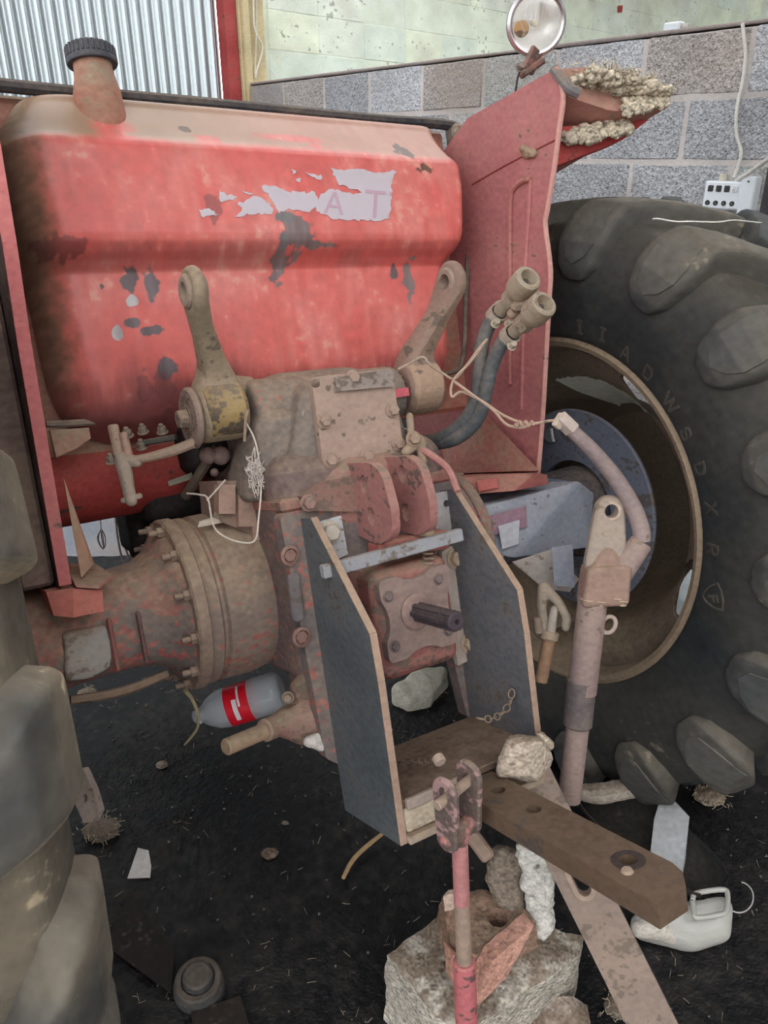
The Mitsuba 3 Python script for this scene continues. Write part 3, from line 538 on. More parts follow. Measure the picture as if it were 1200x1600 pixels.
rf = key_of(f'{TR}__fender')
FR = [(t(*p, X=1.27)[1], t(*p, X=1.27)[2]) for p in ((870, 106), (880, 148), (874, 200), (866, 262), (855, 330), (852, 352), (860, 420), (858, 470), (853, 560), (848, 650), (841, 738), (690, 735))]
FR = FR+[(1.95, -0.10), (1.95, 0.55), (t(730, 185, X=1.27)[1], t(730, 185, X=1.27)[2])]
add(rf, plate_x(FR, 1.27, 0.005), 'machine', (0.37, 0.135, 0.128), 0.30, 0.08); tag(rf, 'right fender, its inner side panel in view')
E_ = [(p[0], p[1]) for p in FR[:11]]
add(rf+'__edge_flange', tube([[1.270, y, z] for y, z in E_], 0.006, 8, 4), 'machine', (0.50, 0.25, 0.23), 0.3, 0.05)
rb = [t(*p, X=1.266) for p in ((797, 600), (797, 480), (797, 380), (798, 312), (804, 293), (818, 282), (829, 281))]
add(rf+'__pressed_rib', tube(rb, 0.006, 8, 5), 'machine', (0.37, 0.13, 0.125), 0.28, 0.1)
add(rf+'__pressed_rib', tube([t(*p, X=1.268) for p in ((829, 281), (826, 340), (821, 420), (818, 520), (815, 640))], 0.005, 8, 5), 'machine', (0.40, 0.15, 0.14), 0.28, 0.05)
add(rf+'__seam', tube([t(*p, X=1.269) for p in ((738, 288), (790, 258), (868, 218))], 0.0022, 6, 3), 'machine', (0.25, 0.05, 0.05), 0.3, 0.3)
add(rf+'__mud_daub', rough(hull([ball(t(818, 232, X=1.266), 0.008), ball(t(833, 240, X=1.266), 0.012), ball(t(820, 243, X=1.268), 0.006)]), 0.004, 70, 3, 2, 0.004), 'masonry', (0.33, 0.22, 0.14), 0.3, 0, smooth=60)
gs = [t(*p, X=1.262) for p in ((741, 632), (752, 655), (838, 742), (690, 742), (700, 680))]
add(rf+'__corner_gusset', hull([np.array([t(742, 628, X=1.262), t(842, 735, X=1.20), t(838, 740, X=1.26), t(700, 740, X=1.20), t(690, 700, X=1.26)])]), 'machine', (0.36, 0.10, 0.09), 0.75, 0.1)
bl = [t(672, 742, Y=1.52), t(850, 741, Y=1.39), t(852, 757, Y=1.39), t(800, 768, Y=1.39), t(672, 775, Y=1.50)]
fx = np.array([t(690, 748, Y=1.50), t(838, 738, Y=1.38), t(855, 742, Y=1.40), t(857, 756, Y=1.40), t(803, 767, Y=1.38), t(690, 776, Y=1.50)])
add(rf+'__bottom_rail', hull([fx, fx+np.array([0.0, 0.22, 0.0])]), 'machine', (0.36, 0.11, 0.105), 0.35, 0.1)
add(rf+'__bottom_rail__pad', obox(t(762, 757, Y=1.418), t(780, 754, Y=1.41)-t(745, 760, Y=1.44), [0, 0, 1], (0.05, 0.026, 0.010), 0.002), 'machine', (0.42, 0.085, 0.08), 0.3, 0.1)
# mudguard top, jutting out over the tyre, heaped with old straw
zt = 0.66
mg = [t(872, 110, Z=zt), t(905, 106, Z=zt+0.01), t(960, 112, Z=zt), t(1010, 128, Z=zt-0.01), t(1045, 150, Z=zt-0.02), t(1044, 165, Z=zt-0.035), t(1000, 158, Z=zt-0.02), t(940, 152, Z=zt-0.02), t(893, 146, Z=zt-0.01)]
mg = np.array([t(p[0], p[1], X=x) for p, x in (((872, 108), 1.275), ((930, 104), 1.36), ((1000, 122), 1.47), ((1043, 148), 1.53), ((1043, 168), 1.53), ((1005, 178), 1.47), ((950, 172), 1.38), ((884, 150), 1.28))])
MGD = np.array([0, 0.0, -0.022])
add(rf+'__mudguard_top', hull([mg, mg+np.array([0, 0.10, 0.0]), mg*np.array([1, 1, 1])+np.array([0, 0.5, -0.03])]), 'machine', (0.46, 0.20, 0.17), 0.75, 0.1)
gb = np.array([t(882, 185, X=1.28), t(960, 206, X=1.40), t(1043, 172, X=1.52), t(1000, 205, X=1.47), t(880, 252, X=1.29)])
add(rf+'__underside_gusset', hull([gb+np.array([0, 0.05, 0]), gb+np.array([0, 0.10, 0])]), 'machine', (0.40, 0.05, 0.05), 0.2, 0.2)
def straw(c, ext, nrm, seed, n=240, r=0.0011, L=0.022):
    g = np.random.default_rng(seed); ms = []
    for _ in range(n):
        p = c+ext[0]*g.normal(0, 0.42)+ext[1]*g.normal(0, 0.42)+nrm*g.uniform(0, 0.012); d = nz(g.normal(0, 1, 3)); l = L*g.uniform(0.3, 1)
        ms.append(tube([p-d*l, p+nrm*0.003*g.normal(), p+d*l], r*g.uniform(0.5, 1.6), 4, 0))
    return cat(ms)
def clods(c, ext, seed, n=40, r=0.011):
    g = np.random.default_rng(seed); ms = []
    for _ in range(n):
        p = c+ext[0]*g.uniform(-1, 1)+ext[1]*g.uniform(-1, 1); m = trimesh.creation.icosphere(2, r*g.uniform(0.4, 1.3)); m.apply_scale(1); m.vertices = m.vertices*g.uniform(0.6, 1.3, 3)
        m = rough(m, r*0.5, 60, int(g.integers(99)), 2); m.apply_translation(p); ms.append(m)
    return cat(ms)
k = 'straw_litter'
s1, s2 = t(900, 112, X=1.30), t(1030, 142, X=1.50)
m = cat([clods((s1+s2)/2+np.array([0, 0.01, -0.012]), [(s2-s1)/2, np.array([0.0, 0.05, 0.0])], 3, 230, 0.011), clods((t(985, 165, X=1.42)+t(1035, 160, X=1.50))/2, [(t(1035, 160, X=1.50)-t(965, 170, X=1.40))/2, np.array([0, 0, 0.014])], 8, 90, 0.009),
         clods((t(895, 205, X=1.31)+t(1000, 190, X=1.46))/2+np.array([0, 0.03, 0]), [(t(1000, 190, X=1.46)-t(895, 215, X=1.31))/2, np.array([0, 0.01, 0.016])], 4, 110, 0.010), straw((s1+s2)/2, [(s2-s1)/2, np.array([0, 0.05, 0])], np.array([0, 0, 1.0]), 5, 260)])
add(k, m, 'masonry', (0.47, 0.40, 0.31), 0.6, 0.1, smooth=60); tag(k, 'crumbly straw and muck heaped on the top of the right fender', 'straw litter', kind='stuff')
add(rf+'__mudguard_top__corner_trim', tube([t(866, 108, X=1.272), t(876, 122, X=1.272), t(890, 138, X=1.274), t(905, 146, X=1.29)], 0.011, 8, 5), 'machine', (0.16, 0.15, 0.14), 0.45, 0.2)

# ------------------------------------------------------------------ work lamp on the right fender
lc = t(838, 36, Y=1.34); la = nz(-lc+np.array([0.45, 0.0, 0.12])*1.0)     # faces the viewer, turned a little to the right
LA = f'{TR}__work_lamp'; R0 = 0.064
add(LA, lathe([(1e-4, -0.060), (0.022, -0.056), (0.048, -0.035), (0.060, -0.010), (0.062, 0.0)], lc, la, 40), 'machine', (0.33, 0.34, 0.36), 0.2, 0.2); tag(LA, 'round work lamp with a chrome rim')
add(LA+'__chrome_rim', lathe([(R0-0.006, -0.012), (R0+0.001, -0.012), (R0+0.003, -0.004), (R0+0.002, 0.004), (R0-0.004, 0.009), (R0-0.009, 0.006), (R0-0.008, -0.002), (R0-0.006, -0.012)], lc, la, 56), 'chrome', smooth=40)
add(LA+'__reflector', lathe([(0.006, -0.040), (0.028, -0.032), (0.048, -0.012), (0.056, 0.000)], lc, la, 40), 'reflector', smooth=True)
add(LA+'__bulb', ball(lc-la*0.022, 0.008, 2), 'machine', (0.5, 0.45, 0.35), 0, 0)
rs = [(0.0001, 0.016), (0.02, 0.0148), (0.04, 0.011), (0.056, 0.004)]
add(LA+'__lens', lathe(rs, lc, la, 48), 'lens_glass', smooth=True)
M = frame(lc, la)
flu = [tube([(M @ np.array([x, y, 0.0135-0.0105*((x*x+y*y)/0.0031), 1]))[:3] for y in np.linspace(-math.sqrt(0.0026-x*x), math.sqrt(0.0026-x*x), 7)], 0.0009, 5, 0) for x in np.linspace(-0.045, 0.045, 13)]
add(LA+'__lens__flutes', cat(flu), 'lens_glass', smooth=True)
add(LA+'__lens__rust_stain', TM(rough(lathe([(1e-4, 0.0), (0.008, 0.0), (0.012, -0.0005), (0.017, -0.0016)], [0, 0, 0], [0, 0, 1], 28), 0.0012, 120, 2), frame(t(815, 45, D=float((RT @ (lc+la*0.006))[2])), la)), 'machine', (0.40, 0.22, 0.10), 0.2, 0.4)
add(LA+'__bracket', cat([bar(lc-la*0.02+np.array([0, 0, -0.055]), t(824, 112, Y=1.37), [1, 0, 0], 0.035, 0.012, 0.004), bar(t(815, 118, Y=1.38), t(848, 95, Y=1.36), [0, 1, 0], 0.03, 0.015, 0.004)]), 'machine', (0.22, 0.09, 0.08), 0.5, 0.5)
add(LA+'__bracket__bolt', hexbolt(t(813, 106, Y=1.35), [-0.3, -1, 0.1], 0.008, 0.01), 'machine', (0.25, 0.2, 0.18), 0.4, 0.4)
add(LA+'__wire', tube([t(812, 112, Y=1.36), t(808, 125, Y=1.37), t(806, 140, Y=1.38), t(800, 152, Y=1.40)], 0.0022, 6), 'machine', (0.03, 0.03, 0.035), 0.2, 0)
# ------------------------------------------------------------------ gearbox, axle housings, hydraulic lift
AXC = np.array([0, 1.558, -0.31])
GB = f'{TR}__gearbox'
body = melt([box([0.73, 1.60, -0.265], (0.385, 0.60, 0.45), 0.03), box([0.73, 2.15, -0.24], (0.36, 0.7, 0.40), 0.05), box([0.575, 1.36, -0.53], (0.07, 0.12, 0.16), 0.02)], 0.025, 4)
add(GB, body, 'machine', (0.13, 0.095, 0.09), 0.45, 0.60)
fl = rpoly([(0.527, -0.14), (0.93, -0.14), (0.93, -0.60), (0.90, -0.64), (0.875, -0.64), (0.855, -0.47), (0.64, -0.488), (0.625, -0.64), (0.58, -0.64), (0.545, -0.61)], 0.012)
add(GB+'__rear_flange', plate_y(fl, 1.285, 0.03), 'machine', (0.15, 0.12, 0.12), 0.40, 0.68)
for q in ((452, 868), (470, 995)): add(GB+'__rear_flange__bolt', cat([lathe([(0.012, 0.0), (0.0185, 0.0), (0.019, 0.006), (0.0135, 0.008), (0.012, 0.0)], t(*q, Y=1.284), [0, -1, 0], 24), hexbolt(t(*q, Y=1.285), [0, -1, 0], 0.0125, 0.007, 0, False)]), 'machine', (0.20, 0.10, 0.09), 0.5, 0.4)
ca = hull([cyl(t(455, 905, Y=1.28), t(455, 905, Y=1.29), 0.012), cyl(t(462, 962, Y=1.28), t(462, 962, Y=1.29), 0.012)]); ca.apply_translation([0.004, -0.002, 0])
add(GB+'__rear_flange__pad', ca, 'machine', (0.10, 0.095, 0.105), 0.2, 0.3)  # dark raised capsule stands in for the shaded oval recess here
lower = melt([hull([ball(t(440, 1130, Y=1.36), 0.026), ball(t(500, 1110, Y=1.34), 0.045), ball(t(505, 1150, Y=1.33), 0.03)]), hull([ball(t(468, 1075, Y=1.35), 0.02), ball(t(500, 1060, Y=1.33), 0.04), ball(t(500, 1100, Y=1.34), 0.04)])], 0.012, 6)
add(GB+'__lower_lug', rough(lower, 0.002, 60, 3), 'machine', (0.24, 0.13, 0.11), 0.55, 0.4)
add(GB+'__lower_lug__pin', cyl(t(352, 1168, Y=1.33), t(432, 1134, Y=1.37), 0.0155), 'machine', (0.36, 0.24, 0.16), 0.75, 0.1)
add(GB+'__lower_lug__collar', cyl(t(412, 1142, Y=1.355), t(432, 1134, Y=1.37), 0.022), 'machine', (0.26, 0.17, 0.13), 0.6, 0.3)
add(GB+'__lower_lug__bolt', hexbolt(t(450, 1090, Y=1.33), [-0.5, -1, 0.2], 0.009, 0.012), 'machine', (0.2, 0.15, 0.12), 0.5, 0.4)
add(GB+'__paint_drip', rough(hull([ball(t(482, 1158, Y=1.30), 0.010), ball(t(500, 1162, Y=1.30), 0.013), ball(t(515, 1148, Y=1.30), 0.010)]), 0.004, 60, 5, 2, 0.005), 'masonry', (0.55, 0.50, 0.46), 0.2, 0.1, smooth=60)
# -- left axle housing
def sq_lathe(prof, seg=64, n=3.0):                       # squarish casting about the axle line (x along the axle)
    v = []; a = np.arange(seg)*2*np.pi/seg; s = (np.abs(np.cos(a))**n+np.abs(np.sin(a))**n)**(-1/n)
    for x, r, k in prof:
        rr = r*(k*s+(1-k)); v.append(np.stack([np.full(seg, x), rr*np.cos(a), rr*np.sin(a)], 1))
    v = np.vstack(v)+AXC; m = len(prof); i, j = np.meshgrid(np.arange(m-1), np.arange(seg), indexing='ij')
    q = np.stack([i*seg+j, i*seg+(j+1) % seg, (i+1)*seg+(j+1) % seg, (i+1)*seg+j], -1).reshape(-1, 4)
    return trimesh.Trimesh(v, np.vstack([q[:, [0, 1, 2]], q[:, [0, 2, 3]]]), process=False)
def axle(mirror):
    r = key_of(f'{TR}__axle_housing'); mx = (lambda m: m) if not mirror else (lambda m: (lambda q: (q.apply_transform(np.array([[-1, 0, 0, 2*XC], [0, 1, 0, 0], [0, 0, 1, 0], [0, 0, 0, 1.0]])), q.invert(), q)[2])(m.copy()))
    tr = sq_lathe([(0.02, 0.02, 1), (0.02, 0.100, 1), (0.10, 0.104, 1), (0.18, 0.098, 1), (0.26, 0.096, 0.95), (0.315, 0.102, 0.8), (0.345, 0.120, 0.5), (0.364, 0.146, 0.2), (0.378, 0.154, 0), (0.378, 0.02, 0)])
    add(r, mx(tr), 'machine', (0.19, 0.145, 0.135) if not mirror else (0.19, 0.20, 0.235), 0.62 if not mirror else 0.22, 0.84 if not mirror else 0.35, smooth=40)
    add(r+'__flange', mx(lathe([(0.05, 0.376), (0.172, 0.376), (0.176, 0.380), (0.176, 0.400), (0.172, 0.403), (0.05, 0.403)], [0, AXC[1], AXC[2]], [1, 0, 0], 72)), 'machine', (0.25, 0.19, 0.15), 0.8, 0.66)
    add(r+'__brake_drum', mx(lathe([(0.05, 0.402), (0.168, 0.404), (0.172, 0.409), (0.172, 0.424), (0.164, 0.430), (0.163, 0.436), (0.172, 0.440), (0.173, 0.50), (0.168, 0.535), (0.155, 0.56), (0.05, 0.57)], [0, AXC[1], AXC[2]], [1, 0, 0], 72)), 'machine', (0.23, 0.165, 0.14), 0.8, 0.72)
    for i in range(12):
        a = i*math.pi/6+0.25; o = polar(0.160, a, 0.376)+[0, AXC[1], AXC[2]]
        add(r+'__flange__bolt', mx(hexbolt(o, [-1, 0, 0], 0.0105, 0.011, 0.016)), 'machine', (0.24, 0.17, 0.13), 0.6, 0.3)
    return r
al = axle(False); tag(al, 'left rear axle housing, chipped red paint under brown dust')
for x in (0.232, 0.252): pass
add(al+'__rib', cat([box([x, 1.452, -0.335], (0.008, 0.012, 0.10), 0.003) for x in (0.236,)]), 'machine', (0.26, 0.09, 0.085), 0.4, 0.3)
add(al+'__rib', box([0.288, 1.452, -0.335], (0.007, 0.012, 0.10), 0.003), 'machine', (0.16, 0.08, 0.08), 0.3, 0.4)
pp = [t(*p, Y=1.452) for p in ((106, 995), (160, 985), (168, 1005), (166, 1040), (140, 1056), (110, 1058))]
add(al+'__cast_pad', rough(hull([ball(q_+np.array([0, 0.008, 0]), 0.009) for q_ in pp]), 0.003, 40, 3, 3, 0.008), 'machine', (0.36, 0.34, 0.33), 0.6, 0.3)
add(al+'__lower_edge', tube([t(110, 1094, Y=1.52), t(170, 1085, Y=1.52), t(215, 1072, Y=1.52), t(262, 1052, Y=1.52)], 0.009, 8, 4), 'machine', (0.26, 0.175, 0.12), 0.5, 0.3)
ar = axle(True); tag(ar, 'right rear axle housing in blue-grey')
# bluish housing block and the dark hub plate behind the right wheel
bx = [t(740, 795, Y=1.43), t(905, 752, Y=1.40), t(928, 770, Y=1.45), t(925, 855, Y=1.45), t(800, 872, Y=1.40), t(745, 850, Y=1.43)]
add(ar+'__final_drive', melt([hull([np.array(bx), np.array(bx)+[0.0, 0.2, 0]])], 0.014, 4), 'machine', (0.33, 0.345, 0.41), 0.2, 0.25)
add(ar+'__final_drive__plate', hull([np.array([t(*p, Y=1.395) for p in ((742, 812), (822, 790), (824, 823), (745, 842))]), np.array([t(*p, Y=1.41) for p in ((742, 812), (822, 790), (824, 823), (745, 842))])]), 'machine', (0.30, 0.19, 0.24), 0.25, 0.2)
add(ar+'__final_drive__pale_pad', hull([np.array([t(*p, Y=1.39) for p in ((778, 822), (812, 812), (810, 850), (785, 858))]), np.array([t(*p, Y=1.41) for p in ((778, 822), (812, 812), (810, 850), (785, 858))])]), 'machine', (0.52, 0.52, 0.56), 0.2, 0.1)
add(ar+'__hub_plate', lathe([(0.135, 1.50), (0.27, 1.50), (0.275, 1.504), (0.27, 1.515), (0.135, 1.515), (0.135, 1.50)], [0, AXC[1], AXC[2]], [1, 0, 0], 64), 'machine', (0.10, 0.11, 0.145), 0.2, 0.35)
add(ar+'__hub_plate__hole_disc', cyl(t(862, 680, X=1.492), t(862, 680, X=1.50), 0.024), 'machine', (0.035, 0.04, 0.055), 0.1, 0)  # black disc put in place of a dark hole, pale strip as its slit
add(ar+'__hub_plate__hole_disc__x'.replace('__x', ''), obox(t(863, 680, X=1.491), [0, 0.1, 1], [0, 1, 0], (0.038, 0.008, 0.004), 0.001), 'machine', (0.5, 0.5, 0.5), 0.1, 0)
add(ar+'__hub', lathe([(1e-4, 1.38), (0.09, 1.38), (0.11, 1.40), (0.12, 1.56), (0.12, 1.60), (1e-4, 1.60)], [0, AXC[1], AXC[2]], [1, 0, 0], 48), 'machine', (0.045, 0.045, 0.055), 0.25, 0.3)
add(ar+'__hanging_plate', hull([np.array([t(*p, D=1.72) for p in ((800, 878), (862, 858), (905, 905), (890, 925), (850, 920), (815, 890))]), np.array([t(*p, D=1.76) for p in ((800, 878), (862, 858), (905, 905), (890, 925))])]), 'machine', (0.36, 0.33, 0.31), 0.4, 0.3)
add(ar+'__hanging_plate', hull([np.array([t(*p, D=1.66) for p in ((862, 855), (895, 850), (898, 918), (866, 915))]), np.array([t(*p, D=1.675) for p in ((862, 855), (895, 850), (898, 918), (866, 915))])]), 'machine', (0.20, 0.215, 0.25), 0.2, 0.2)

# -- castings over the left brake drum
CV = f'{TR}__brake_cover'
for px, wd, hh, y0 in ((355, 26, 46, 757), (386, 26, 66, 757), (412, 34, 84, 760)):
    c0 = np.array([t(px+dx, y0+dy, Y=1.43) for dx in (-wd/2, wd/2) for dy in (0, hh)]); 
    if px == 355: add(CV, hull([np.array([t(*p, Y=1.445) for p in ((340, 752), (432, 748), (430, 850), (345, 815))]), np.array([t(*p, Y=1.445) for p in ((340, 752), (432, 748), (430, 850), (345, 815))])+[0, 0.12, 0]]), 'machine', (0.22, 0.15, 0.12), 0.55, 0.2)
    add(CV+'__fin', hull([c0, c0+[0, 0.03, 0]]), 'machine', (0.36, 0.22, 0.18), 0.55, 0.1)
add(CV+'__strap', hull([np.array([t(*p, Y=1.455) for p in ((309, 822), (352, 812), (356, 806), (346, 804), (311, 814))]), np.array([t(*p, Y=1.45) for p in ((309, 824), (352, 816), (311, 816), (346, 808))])]), 'machine', (0.50, 0.44, 0.36), 0.5, 0.05)
add(CV+'__strap__bolt', hexbolt(t(342, 806, Y=1.455), [0, -0.2, 1], 0.009, 0.007, 0.008), 'machine', (0.34, 0.28, 0.22), 0.6, 0.2)
dk = f'{TR}__dark_filler'
add(dk, melt([box([0.47, 1.80, -0.06], (0.16, 0.22, 0.20), 0.02), box([0.52, 1.66, 0.0], (0.10, 0.14, 0.12), 0.02), box([0.42, 1.86, -0.16], (0.10, 0.16, 0.14), 0.02)], 0.02, 4), 'machine', (0.02, 0.018, 0.018), 0.05, 0.2)  # near-black boxes added to darken the gap behind the left castings
add(dk+'__pipe', tube([t(340, 700, Y=1.55), t(322, 725, Y=1.56), t(305, 752, Y=1.58), t(290, 775, Y=1.62)], 0.011, 8, 5), 'machine', (0.10, 0.07, 0.06), 0.25, 0.3)
add(dk+'__plug', melt([ball(t(325, 712, Y=1.52), 0.018), ball(t(345, 712, Y=1.52), 0.02), ball(t(335, 738, Y=1.53), 0.009)], 0.006, 4), 'machine', (0.22, 0.16, 0.15), 0.3, 0.2)
add(dk+'__tag_plate', hull([np.array([t(*p, Y=1.60) for p in ((262, 752), (300, 738), (301, 748), (264, 760))]), np.array([t(*p, Y=1.61) for p in ((262, 752), (300, 738), (301, 748), (264, 760))])]), 'machine', (0.20, 0.18, 0.15), 0.3, 0.1)

# -- rockshaft housing
LH = f'{TR}__lift_housing'; SY, SZ = 1.44, 0.055
hs = [cyl([0.56, SY, SZ], [0.90, SY, SZ], 0.060), hull([box([0.715, 1.55, -0.03], (0.30, 0.32, 0.20), 0.02), box([0.715, 1.60, 0.07], (0.20, 0.28, 0.10), 0.03)]), hull([ball([0.64, 1.46, 0.075], 0.05), ball([0.80, 1.46, 0.075], 0.05), ball([0.64, 1.72, 0.07], 0.05), ball([0.80, 1.72, 0.07], 0.05)]),
      hull([box([0.73, 1.37, 0.0], (0.20, 0.10, 0.19), 0.02), box([0.72, 1.40, -0.10], (0.30, 0.14, 0.05), 0.02)]), hull([box([0.60, 1.42, -0.03], (0.10, 0.12, 0.16), 0.02), box([0.58, 1.46, -0.1], (0.14, 0.14, 0.04), 0.02)])]
add(LH, melt(hs, 0.016, 8), 'machine', (0.155, 0.13, 0.125), 0.5, 0.56)
add(LH+'__base_flange', box([0.73, 1.475, -0.128], (0.39, 0.37, 0.024), 0.005), 'machine', (0.30, 0.12, 0.115), 0.5, 0.25)
cp = rpoly([(0.640, 0.098), (0.818, 0.100), (0.820, -0.084), (0.638, -0.079)], 0.008)
CVP = LH+'__cover_plate'
hole = cyl(t(493, 599, Y=1.25), t(493, 599, Y=1.40), 0.0085, seg=16)
add(CVP, cut(plate_y(cp, 1.305, 0.014), [hole]), 'machine', (0.35, 0.245, 0.20), 0.25, 0.24)
add(CVP+'__gasket_plate', plate_y(rpoly([(0.622, 0.04), (0.80, 0.04), (0.80, -0.086), (0.632, -0.084)], 0.006), 1.330, 0.02), 'machine', (0.33, 0.29, 0.27), 0.3, 0.3)
add(CVP+'__raised_pad', plate_y([(t(*p, Y=1.30)[0], t(*p, Y=1.30)[2]) for p in ((523, 590), (602, 578), (613, 580), (614, 604), (524, 612))], 1.296, 0.012), 'machine', (0.28, 0.23, 0.21), 0.4, 0.4)
for q in ((506, 658), (516, 719), (573, 713), (613, 641), (551, 590), (622, 693)): add(CVP+'__bolt', hexbolt(t(*q, Y=1.303), [0, -1, 0.02], 0.0112, 0.010), 'machine', (0.34, 0.24, 0.20), 0.5, 0.3)
# shaft ends and lift arms
def mir(m): m = m.copy(); m.apply_transform(np.array([[-1, 0, 0, 2*XC], [0, 1, 0, 0], [0, 0, 1, 0], [0, 0, 0, 1.0]])); m.invert(); return m
xcyl = lambda x0, x1, y, z, r, seg=24: cyl([x0, y, z], [x1, y, z], r, seg=seg)
def arm():
    P = [(0.500, 1.440, 0.060, 0.056, 0.090), (0.500, 1.432, 0.118, 0.036, 0.056), (0.492, 1.412, 0.150, 0.028, 0.040), (0.470, 1.370, 0.205, 0.026, 0.028), (0.452, 1.330, 0.267, 0.043, 0.024)]
    cs = [xcyl(x-th/2, x+th/2, y, z, r) for x, y, z, r, th in P]
    m = melt([hull([a, b]) for a, b in zip(cs[:-1], cs[1:])], 0.008, 6)
    m = cut(m, [xcyl(0.40, 0.50, 1.330, 0.267, 0.0165)]); return m
AB = cut(union_t := m2t(union([xcyl(0.433, 0.471, 1.330, 0.267, 0.030)])), [xcyl(0.40, 0.50, 1.330, 0.267, 0.0165)])
for s, f in ((0, lambda m: m), (1, mir)):
    r = key_of(f'{TR}__lift_arm'); tag(r, ('left' if s == 0 else 'right')+' lift arm, raised, an eye at its top')
    add(r, f(arm()), 'machine', (0.28, 0.21, 0.145) if s == 0 else (0.25, 0.175, 0.135), 0.5, 0.24)
    add(r+'__eye_bush', f(AB), 'machine', (0.30, 0.23, 0.18), 0.6, 0.2)
    add(r+'__paint_patch', f(rough(hull([xcyl(0.462, 0.54, 1.434, 0.066, 0.0585)]), 0.0016, 45, 4, 2, 0.010)), 'machine', (0.33, 0.22, 0.10) if s == 0 else (0.38, 0.25, 0.19), 0.42, 0.5 if s == 0 else 0.15)
    if s == 0:
        add(r+'__end_washer', xcyl(0.438, 0.452, SY, SZ, 0.058, 40), 'machine', (0.25, 0.19, 0.16), 0.55, 0.3)
        add(r+'__end_bolt', hexbolt([0.438, SY, SZ], [-1, 0, 0], 0.019, 0.018), 'machine', (0.26, 0.18, 0.15), 0.5, 0.3)
add(LH+'__spacer', cyl(t(352, 603, Y=1.44), t(391, 606, Y=1.46), 0.022), 'machine', (0.36, 0.28, 0.20), 0.7, 0.1)
add(LH+'__oval_rib', tube([t(*p, Y=1.372) for p in ((388, 640), (384, 655), (382, 690))], 0.003, 6, 4), 'machine', (0.26, 0.18, 0.15), 0.5, 0.2)
add(LH+'__pink_spot', hull([np.array([t(*p, Y=1.372) for p in ((617, 608), (638, 605), (640, 618), (618, 622))])+[0, d, 0] for d in (0, 0.01)]), 'machine', (0.60, 0.12, 0.16), 0.1, 0.1)

# -- top link bracket
TL = f'{TR}__top_link_bracket'
def tlp(X, hs_):
    P = rpoly([(1.40, -0.070), (1.205, -0.070), (1.168, -0.090), (1.152, -0.155), (1.160, -0.205), (1.215, -0.222), (1.31, -0.205), (1.40, -0.19)], 0.032)
    for y, z in hs_: P = P.difference(affinity.scale(Point(y, z).buffer(0.0155, quad_segs=8), 0.8, 1.15))
    return plate_x(P, X-0.009, 0.018)
add(TL, melt([hull([box([0.73, 1.33, -0.13], (0.15, 0.10, 0.14), 0.02), box([0.66, 1.32, -0.155], (0.17, 0.06, 0.07), 0.02)])], 0.02, 3), 'machine', (0.33, 0.15, 0.13), 0.55, 0.4)
for X, hs_ in ((0.690, ((1.238, -0.110), (1.226, -0.170))), (0.772, ((1.232, -0.104), (1.238, -0.178)))):
    add(TL+'__lug_plate', tlp(X, hs_), 'machine', (0.33, 0.15, 0.13), 0.42, 0.35)
add(TL+'__bolt', hexbolt(t(482, 786, Y=1.27), [-0.2, -1, 0], 0.012, 0.012), 'machine', (0.26, 0.15, 0.13), 0.5, 0.3)
add(TL+'__base', cat([hull([np.array([t(*p, Y=1.27) for p in ((474, 776), (510, 752), (570, 742), (570, 800), (480, 798))])+[0, d, 0] for d in (0, 0.06)])]), 'machine', (0.22, 0.115, 0.105), 0.45, 0.45)
add(TL+'__pin_rail', obox(t(640, 850, Y=1.24), [1, 0, -0.05], [0, 1, 0], (0.16, 0.05, 0.035), 0.006), 'machine', (0.40, 0.10, 0.09), 0.4, 0.2)
st = f'{TR}__stay_rod'
add(st, tube([t(655, 700, Y=1.28), t(675, 712, Y=1.26), t(700, 733, Y=1.25), t(715, 768, Y=1.23)], 0.0075, 8, 5), 'machine', (0.46, 0.20, 0.19), 0.45, 0.2)
add(st+'__nut', cat([hexbolt(t(646, 686, Y=1.27), [-0.3, -1, 0.1], 0.012, 0.014), ]), 'machine', (0.30, 0.21, 0.16), 0.6, 0.3)
add(st+'__lever', melt([hull([ball(t(655, 688, Y=1.28), 0.012), ball(t(662, 720, Y=1.28), 0.010)]), hull([ball(t(655, 688, Y=1.28), 0.012), ball(t(634, 706, Y=1.28), 0.010)]), hull([ball(t(640, 650, Y=1.33), 0.008), ball(t(643, 690, Y=1.31), 0.008)])], 0.007, 3), 'machine', (0.36, 0.27, 0.2), 0.65, 0.2)

# -- power take-off
PT = f'{TR}__power_take_off'
add(PT, melt([box([0.742, 1.27, -0.375], (0.175, 0.12, 0.21), 0.015), hull([box([0.745, 1.30, -0.30], (0.20, 0.08, 0.10), 0.02), box([0.745, 1.28, -0.46], (0.17, 0.08, 0.06), 0.02)])], 0.014, 4), 'machine', (0.27, 0.10, 0.095), 0.45, 0.4)
pc = np.array([0.738, -0.362]); h_ = 0.078
sqp = Polygon([(pc[0]-h_, pc[1]+h_), (pc[0]+h_, pc[1]+h_), (pc[0]+h_, pc[1]-h_), (pc[0]-h_, pc[1]-h_)])
for dx, dy in ((1, 0), (-1, 0), (0, 1), (0, -1)): sqp = sqp.difference(affinity.scale(Point(pc[0]+dx*(h_+0.034), pc[1]+dy*(h_+0.034)).buffer(0.046, quad_segs=16), 1.0 if dx else 1.25, 1.0 if dy else 1.25))
sqp = sqp.buffer(-0.012).buffer(0.012, quad_segs=6)
add(PT+'__plate', plate_y(sqp, 1.196, 0.018), 'machine', (0.22, 0.155, 0.145), 0.35, 0.2)
for q in ((606, 932), (684, 905), (617, 1010), (700, 985)): add(PT+'__plate__bolt', hexbolt(t(*q, Y=1.197), [0, -1, 0], 0.0085, 0.005), 'machine', (0.13, 0.10, 0.10), 0.3, 0.2)
so = t(650, 955, Y=1.195)
